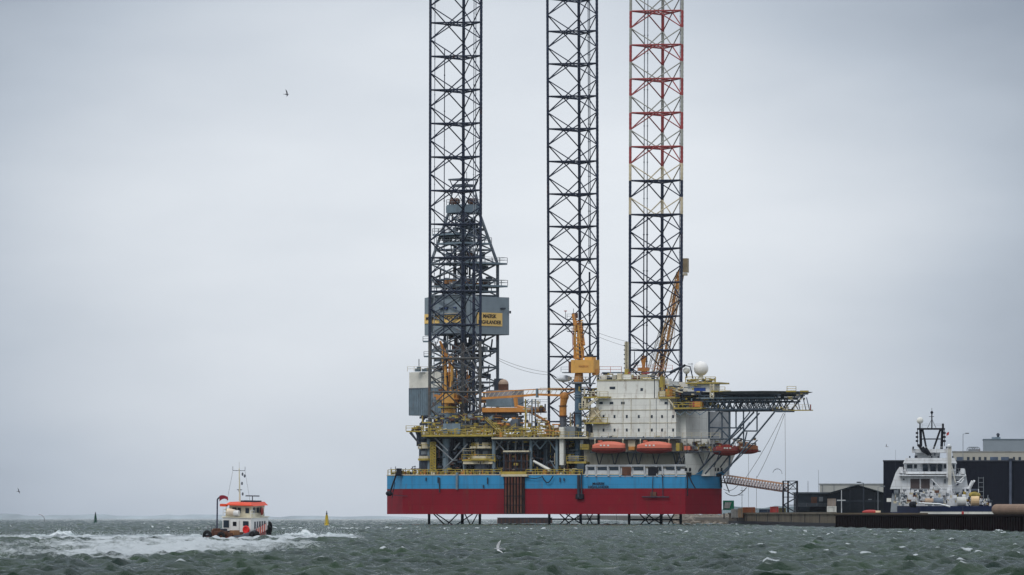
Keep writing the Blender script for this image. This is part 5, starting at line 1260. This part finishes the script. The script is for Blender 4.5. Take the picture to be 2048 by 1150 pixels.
q=MB(); kb(q,x0_-.2,x1_+.2,Yb-.2,20.4,Z_(879,Yb),Z_(879,Yb)+.2,GREYB); q.build('roof',t)
q=MB()
for i in range(5): q.torus((XX(1940+i*3.5,1425),1425,Z_(900,1425)),.8,.1,GREYS,'y',14,5)
q.box((XX(1948,1425),1425,Z_(900.5,1425)),(3,1,.6),GREYS); q.build('roof_fan',label='row of round grey fan housings on the office roof',category='roof fan')
# lamp posts and poles
def lamp(px,pyt,Yl,label,arm=1,m=DARK,r_=.09):
    t=thing('lamp_post',label,'lamp post',(XX(px,Yl),Yl,2)); t['group']='lamp posts on the quay'
    q=MB(); q.tube((XX(px,Yl),Yl,1.5),(XX(px,Yl),Yl,Z_(pyt,Yl)),r_,m,6,r_*.7); q.build('pole',t)
    q=MB(); z_=Z_(pyt,Yl); q.tube((XX(px,Yl),Yl,z_-.05),(XX(px,Yl)+arm*.8,Yl,z_+.15),r_*.6,m,5); q.box((XX(px,Yl)+arm*1.0,Yl,z_+.15),(.9,.35,.25),m); q.build('lamp_head',t)
lamp(1727,966,1150,'thin dark lamp post in front of the gabled shed ridge',-1)
lamp(1756,974,1145,'short lamp post with thick head at the right eave of the gabled shed',1,GREYS)
lamp(1926,868,1300,'tall lamp post standing above the office building left of its windows',1,GREYS)
lamp(1695,973,1300,'faint lamp post rising over the low quay office',1,GREYS,.07)
def pole(name,px,pyt,Yl,label,m,r_=.07,cat='pole',pb=1024,bar=None):
    t=thing(name,label,cat,(XX(px,Yl),Yl,1.5)); q=MB(); q.tube((XX(px,Yl),Yl,Z_(pb,Yl) if pb<1024 else 1.5),(XX(px,Yl),Yl,Z_(pyt,Yl)),r_,m,6,r_*.6); q.build('shaft',t)
    if bar:
        q=MB()
        for (a_,b_,c_) in bar: q.tube((XX(px+a_,Yl),Yl,Z_(c_,Yl)),(XX(px+b_,Yl),Yl,Z_(c_,Yl)),r_*1.2,m,4)
        q.build('crossbar',t)
pole('signal_mast',1683,980,1150,'white signal mast with a short dull crossbar at the right end of the concrete quay',mat('mast_white',(.42,.44,.46),.6),.12,'mast',bar=[(-9,8,1000.5)])
pole('aerial',1637,940,1310,'very tall thin aerial above the quay office',GREYS,.06,'aerial')
pole('flagpole',1616,962,1205,'bare grey flagpole on the quay office roof',GREYS,.09,'flagpole')
pole('aerial',1791,900,1120,'thin whip aerial rising left of the white ship',DARK,.03,'aerial')
pole('wind_vane_mast',1484,974,1190,'thin mast with cross arms standing behind the orange container',DARK,.06,'mast',bar=[(-8,3,990),(-3,6,981)])
# ================================================================ SUPPORT VESSEL
SY=1085
ship=thing('supply_ship','white offshore supply ship with black mast frame, moored stern-on behind the quay','ship',(XX(1870,SY),SY+15,0))
SW=mat('ship_white',(.63,.65,.67),.5,var=.08,rust=.35,streak=.3,plates=(2.4,1.3)); SB=mat('ship_navy',(.007,.014,.045),.45,var=.1)
def sbx(q,px0,px1,py0,py1,Y_,dep,m,tx=0):
    x0_,x1_=XX(px0,Y_),XX(px1,Y_); z0,z1_=Z_(py1,Y_),Z_(py0,Y_)
    k_=dep*.078; q.prism([(x0_,Y_),(x1_,Y_),(x1_+k_,Y_+dep),(x0_+k_,Y_+dep)],z0,z1_,m,[(x0_+tx,Y_),(x1_-tx,Y_),(x1_-tx+k_,Y_+dep),(x0_+tx+k_,Y_+dep)] if tx else None); return q
def SP(px,py,Y_): return Vector((XX(px,Y_),Y_,Z_(py,Y_)))
q=MB(); h0=SP(1838,1011,SY-24); h1=SP(1990,1013,SY-30)
SK=.078
poly=[(XX(1840,SY-20),SY-20),(XX(1990,SY-27),SY-27),(XX(1985,SY),SY),(XX(1965,SY+40),SY+40),(XX(1885,SY+62),SY+62),(XX(1812,SY+40),SY+40),(XX(1783,SY),SY)]
q.prism(poly,-1,Z_(1012,SY-20),SB); q.build('hull',ship)
q=MB(); d1=Vector(poly[0]);d2=Vector(poly[1]); q.prism([(d1.x,d1.y-.08),(d2.x,d2.y-.08),(d2.x,d2.y),(d1.x,d1.y)],Z_(1028,SY-24),Z_(1023.5,SY-24),WHITE); q.build('white_band',ship)
q=MB()
sbx(q,1781,1835,978,1024,SY-4,40,mat('ship_grey',(.30,.33,.36),.5,streak=.4),.4); sbx(q,1800,1958,978,1012,SY-5.9,40,SW)
x=[(1780,978),(1791,946),(1797,936),(1806,938),(1809,951),(1911,951),(1921,940),(1930,938),(1937,978)]
fr=[SP(a_,b_,SY-6) for a_,b_ in x]; q.loft([fr,[p+Vector((22*.078,22,0)) for p in fr]],SW)
sup=q.build('superstructure',ship)
q=MB(); sbx(q,1808,1912,927,950,SY-3,14,SW); sbx(q,1806,1914,916,926.5,SY-5,18,SW,.5); sbx(q,1812,1908,943,948,SY-6.5,4,SW); whs=q.build('wheelhouse',ship)
for a_,b_ in ((1845,1856),(1859.5,1872),(1875,1884.5)):
    q=MB(); q.add([SP(a_+1,943,SY-3.1),SP(b_+.3,943,SY-3.1),SP(b_,928.5,SY-3.9),SP(a_,928.5,SY-3.9),SP(a_+1,943,SY-2.9),SP(b_+.3,943,SY-2.9),SP(b_,928.5,SY-2.9),SP(a_,928.5,SY-2.9)],[[0,1,2,3],[2,6,7,3],[0,3,7,4],[1,5,6,2]],GLASS); q.build('wheelhouse_window',whs)
for a_,b_ in ((1814,1825),(1828,1834),(1888,1899),(1903,1909)):
    q=MB(); sbx(q,a_,b_,929,937,SY-3.1,.1,GLASS); q.build('wheelhouse_window',whs)
for a_,b_ in ((1821,1839),(1842,1859.5)):
    q=MB(); sbx(q,a_,b_,957.5,977,SY-6.1,.1,mat('louvre_brown',(.07,.055,.055),.6)); q.build('louvre_door',sup)
q=MB(); rd2=random.Random(3)
for a_,b_ in((1802,1845),(1884,1928)): q.rail([SP(a_,950,SY-6.3),SP(b_,950,SY-6.3)],GREYS,t=.05,h=1.3,step=1.2)
sbx(q,1798,1932,950,952,SY-7.2,1.4,SW); q.rail([SP(1824,905,SY-4),SP(1898,905,SY-4)],SW,t=.05)
sbx(q,1824,1896,898,905,SY-4,10,SW); sbx(q,1830,1880,905,916,SY-2,8,SW); sbx(q,1798,1806,934,946,SY-6.5,2,SW); sbx(q,1921,1929,937,948,SY-6.5,2,SW)
for px,py in ((1825,893),(1829,911),(1832,911),(1818,912),(1868,906),(1875,912),(1892,893),(1904,912),(1862,912)): sbx(q,px,px+3,py,py+5,SY-4.5,.6,DARK)
for px,py,w_,h_ in ((1806,957,3,3),(1866,962,4,8),(1888,958,4,8),(1912,960,5,10),(1801,985,5,5),(1810,990,4,4),(1860,984,4,7),(1872,986,3,4),(1893,986,4,7),(1912,986,5,7),(1924,984,4,7),(1846,985,5,6),(1826,986,5,6),(1838,991,3,9)): sbx(q,px,px+w_,py,py+h_,SY-6.2,.2,rd2.choice((DARK,GLASS,GREYS,SB)))
q.build('upper_deck',ship)
q=MB(); BK=BLACK
sbx(q,1834,1890,856,859.5,SY,1.2,BK)
for a_,b_,c_,d_,r_ in ((1841,858,1842,898,.28),(1885,858,1883,898,.28),(1845,858,1853,898,.26),(1881,858,1867,898,.26),(1842,878,1884,878,.16),(1835,858,1835,892,.07),(1889,858,1889,892,.07),(1836,889,1846,903,.32),(1846,902,1856,908,.36),(1845,894,1858,910,.36),(1852,896,1862,911,.3)):
    yy=SY-5 if b_>880 and d_<913 and r_>=.3 else SY+.6; q.tube(SP(a_,b_,yy),SP(c_,d_,yy),r_,BK,4)
for px in (1834,1889):
    for py in (866,874,882): q.box(SP(px,py,SY+.4),(.5,.3,.4),BK)
q.tube(SP(1863.7,858,SY),SP(1863.7,822,SY),.13,BK,6); q.sphere(SP(1863.7,825,SY),.3,BK,8,5); q.tube(SP(1858,833,SY),SP(1868,833,SY),.07,BK,4); q.tube(SP(1855,856,SY),SP(1863.7,838,SY),.06,BK,4); q.tube(SP(1872,856,SY),SP(1863.7,838,SY),.06,BK,4)
q.tube(SP(1863.7,822,SY),SP(1863.7,816,SY),.04,BK,4); q.rail([SP(1844,856,SY),SP(1884,856,SY)],GREYS,t=.03,h=.8); sbx(q,1884,1888,847,856,SY,.5,BK)
q.build('mast_frame',ship)
q=MB(); q.sphere(SP(1840,841,SY),.68,WHITE,14,9); q.tube(SP(1840,856,SY),SP(1840,847,SY),.14,BK,6); q.build('radome',ship)
q=MB(); a_=SP(1893,866,SY); b_=SP(1898,863,SY-.2); q.add([a_,b_,b_-Vector((0,0,.6)),a_-Vector((0,0,.6))],[[0,1,2,3]],RC); q.build('flag',ship)
q=MB(); CR=mat('ship_crane',(.42,.41,.37),.5,rust=.2); sbx(q,1896,1903,892,976,SY-9,.8,CR); sbx(q,1893,1899,896,955,SY-8.5,.7,SW); sbx(q,1894,1904,970,1005,SY-9.5,1.2,SW); q.tube(SP(1903,930,SY-9),SP(1911,965,SY-9),.12,CR,5); q.sphere(SP(1898,892,SY-9),.4,SW,8,5)
q.build('deck_crane',ship)
q=MB(); q.tube(SP(1946,962,SY-16),SP(1934,985,SY-16),.35,SW,8); q.tube(SP(1946,962,SY-16),SP(1949,964,SY-16),.3,SW,8); q.tube(SP(1863,958,SY-7),SP(1886,982,SY-7),.12,SW,5); q.tube(SP(1910,970,SY-7),SP(1932,950,SY-7),.16,SW,5)
q.path([SP(1913,963,SY-8),SP(1922,966,SY-8),SP(1928,958,SY-8)],.14,SW,5)
q.build('davit',ship)
q=MB()
q.tube(SP(1942,1002,SY-20),SP(1958,1002,SY-20),.95,mat('drum_beige',(.50,.36,.20),.7),16); q.tube(SP(1914,1003,SY-20),SP(1932,1003,SY-20),.9,mat('drum_pale',(.45,.45,.42),.7),16); q.tube(SP(1850,1003,SY-18),SP(1866,1003,SY-18),.65,mat('drum_dun',(.33,.24,.17),.7),14); q.tube(SP(1868,1003,SY-18),SP(1886,1003,SY-18),.75,mat('drum_slate',(.13,.16,.20),.7),14)
q.build('winch_drum',ship)
q=MB(); q.sphere(SP(1949,990,SY-14),1.0,YEL,12,8,(1.2,1,.7)); q.tube(SP(1942,982,SY-14),SP(1956,982,SY-14),.4,DARK,8); q.build('yellow_reel',ship)
q=MB(); rd=random.Random(8)
for i in range(230):
    px=rd.uniform(1790,1982); py=rd.uniform(980 if px<1940 else 998,1010); Ys=SY-rd.uniform(6,19); m_=rd.choice((SW,SW,SW,GREYS,DARK,CREAM,SW,DARK,GREYS,SW,BRN,YEL)); 
    if rd.random()<.4: q.tube(SP(px,py,Ys),SP(px+rd.uniform(-3,3),py-rd.uniform(3,9),Ys),.07,m_,4)
    else: q.box(SP(px,py,Ys),(rd.uniform(.2,.9),.5,rd.uniform(.2,.7)),m_)
q.build('deck_gear',ship,kind='stuff')
q=MB(); q.tube(SP(1821,1009,SY-20),SP(1832,1009,SY-20),.6,BLACK,12); q.sphere(SP(1824,1009,SY-20.3),.62,BLACK,10,6); q.path([SP(1838,1006,SY-21),SP(1880,1008,SY-24),SP(1900,1013,SY-26)],.16,SW,5); sbx(q,1783,1800,978,986,SY-4.5,.5,SB); q.build('stern_fender',ship)
# small things on the sheet-piled quay
t=thing('life_raft','red and yellow raft lying on the edge of the dark quay below the gabled shed','raft',(XX(1742,1000),1000,2))
q=MB(); q.sphere(SP(1741,1024,1000),.75,RC,14,7,(2.1,1,.55)); q.build('red_cover',t)
q=MB(); q.box(SP(1744,1028,999),(2.8,.8,.25),mat('raft_yellow',(.70,.42,.06),.6)); q.box(SP(1756,1023,999.4),(.9,.8,.35),mat('raft_pale',(.6,.5,.36),.6)); q.build('yellow_skirt',t)
q=MB(); q.sphere(SP(1790,1029,985),1,mat('tarp_blue',(.02,.03,.13),.7),14,6,(3.3,1.2,.35)); q.build('tarpaulin',label='low dark blue tarpaulin heap on the quay beside the raft',category='tarpaulin')
q=MB(); q.tube((XX(1994,800),800,2.95),(XX(2068,770),770,2.9),.82,mat('fabric_beige',(.19,.125,.085),.8,var=.15),18); q.build('pipe_roll',label='long beige wrapped roll lying on the quay right of the navy hull',category='roll')
q=MB(); Yq=990; b_=SP(1925.5,1030,Yq); q.tube(b_,b_+Vector((0,0,1.5)),.05,DARK,5); q.sphere(b_+Vector((0,0,.35)),.35,RC,8,6,(.7,.7,1)); q.build('marker_buoy',label='small dull red buoy hanging at the quay edge under the white stripe',category='buoy')
# ================================================================ BUOYS, KITES, GULLS
def buoy(px,D,m,label,h,Rb,sz):
    z0=-D*D/2/RE; x_=XX(px,D); t=thing('navigation_buoy',label,'buoy',(x_,D,z0)); t['group']='channel buoys'
    q=MB(); q.tube((x_,D,z0-.5),(x_,D,z0+.5*sz),Rb,m,14,Rb*.8); q.build('float',t)
    q=MB(); 
    for i in range(4):
        a=i*math.pi/2+.4; q.tube((x_+Rb*.75*math.cos(a),D+Rb*.75*math.sin(a),z0+.5*sz),(x_+.15*math.cos(a),D+.15*math.sin(a),z0+h*.75),.09*sz,m,5)
    q.tube((x_,D,z0+.5*sz),(x_,D,z0+h*.7),Rb*.45,m,10,Rb*.2); q.build('tower',t)
    q=MB(); q.tube((x_,D,z0+h*.72),(x_,D,z0+h),.10*sz,BLACK,8); q.box((x_,D,z0+h*.82),(.4*sz,.4*sz,.35*sz),DARK); q.build('lantern',t)
buoy(653.5,1050,mat('buoy_yellow',(.50,.36,.02),.5,var=.1),'yellow channel buoy with dark topmark right of the workboat',3.0,.55,.8)
buoy(191,1500,mat('buoy_green',(.02,.07,.05),.5),'dark green channel buoy far out at the left',3.1,.6,.9)
def kite(px,py,D,Wd,m,label,tilt,arc):
    t=thing('kite',label,'kite',(XX(px,D),D,Z_(py,D))); t['group']='surf kites'
    rings=[]; n=14; c=W(px,py,D)
    for i in range(n+1):
        a=-arc/2+arc*i/n; w_=.9*(math.cos(a*.8/ (arc/2))*.8+.2)*Wd/4
        p=Vector((math.sin(a)*Wd/2,0,(math.cos(a)-1)*Wd/2*1.05)); p=Matrix.Rotation(tilt,3,'Y')@p
        rings.append([c+p+Vector((0,-w_,0)),c+p+Vector((0,0,.22*w_)),c+p+Vector((0,w_,.0)),c+p+Vector((0,0,-.02))])
    q=MB(); q.loft(rings,m); q.build('canopy',t)
    q=MB(); 
    pts=[sum((r[0] for r in [rr]),Vector()) for rr in rings]; q.path(pts,.11*Wd/5,DARK,5); q.build('leading_edge',t)
kite(1556,938,1700,2.9,mat('kite_dark',(.05,.06,.08),.6),'small dark arc-shaped kite in the sky above the gangway',R(8),R(170))
kite(87,1033,1300,2.6,mat('kite_white',(.62,.58,.60),.6),'pale kite low over the sea at the far left',R(50),R(110))
def gull(px,py,D,span,label,bank,yaw,m_body,m_wing,flap):
    c=W(px,py,D); t=thing('gull',label,'gull',c); t['group']='gulls in flight'
    T=Matrix.Translation(c)@Matrix.Rotation(yaw,4,'Z')@Matrix.Rotation(bank,4,'X')
    q=MB(T); L_=span*.42; rg=[]
    for x_,r_ in((-.55,.02),(-.4,.05),(-.2,.12),(.1,.14),(.3,.10),(.42,.075),(.5,.075),(.56,.02)):
        rg.append([(x_*L_*1.1,r_*L_*math.cos(a),r_*L_*math.sin(a)+(.03*L_ if x_>.3 else 0)) for a in [k*math.pi/4 for k in range(8)]])
    q.loft(rg,m_body); q.add([(-.5*L_,-.03*L_,0),(-.5*L_,.03*L_,0),(-.78*L_,.12*L_,0),(-.78*L_,-.12*L_,0),(-.5*L_,0,.03*L_)],[[0,1,2,3],[0,4,1],[0,3,4],[1,4,2]],m_body); b_=q.build('body',t)
    q=MB(T); q.tube((.56*L_,0,.02*L_),(.68*L_,0,0),.025*L_,mat('beak',(.5,.3,.05),.5),5,.006*L_); q.build('beak',t)
    for s_ in (-1,1):
        q=MB(T); ch=[(.0,.24,.15,.02),(.35,.30,.10,flap),(.7,.20,-.10,flap*1.25),(1.0,.03,-.32,flap*.95)]
        rg=[]
        for f,c_,x_,z_ in ch:
            y_=s_*(.06*L_+f*span/2*math.cos(math.atan(flap*1.1))); zz=z_*span/2*f*1.0 if f>0 else .05*L_
            rg.append([(x_*L_+c_*L_*.6,y_,zz),(x_*L_,y_,zz+.035*L_*(1-f*.8)),(x_*L_-c_*L_*.6,y_,zz),(x_*L_,y_,zz-.01*L_)])
        q.loft(rg,m_wing); q.build('wing',t)
GW_=mat('gull_white',(.62,.62,.62),.6); GG=mat('gull_grey',(.26,.27,.29),.6); GD=mat('gull_dark',(.05,.05,.06),.6)
gull(573,188.5,350,.62,'dark gull banking high in the sky left of the first leg',R(62),R(20),GD,GD,.5)
gull(37,983,420,.55,'small dark bird flying just above the sea at the far left',R(58),R(40),GD,GD,.4)
gull(1773.5,893,900,1.0,'tiny pale gull in the sky left of the white ship mast',R(35),R(150),GG,GG,.4)
gull(998,1098,262,.95,'white gull skimming the waves in the middle foreground',R(-42),R(188),GG,mat('gull_pale',(.36,.37,.38),.6),.35)
# ================================================================ HAZE
q=MB(); HZ=bpy.data.materials.new('haze'); HZ.use_nodes=True; t=HZ.node_tree; t.nodes.clear()
pv=t.nodes.new('ShaderNodeVolumePrincipled'); pv.inputs['Density'].default_value=HAZE_D; pv.inputs['Color'].default_value=(.60,.68,.78,1); pv.inputs['Anisotropy'].default_value=.0
ot=t.nodes.new('ShaderNodeOutputMaterial'); t.links.new(pv.outputs[0],ot.inputs['Volume'])
q.box((0,0,62.5),(19800,19800,150),HZ); q.build('haze',kind='stuff')
print('objects',len(bpy.data.objects),'polys',sum(len(m.polygons) for m in bpy.data.meshes))
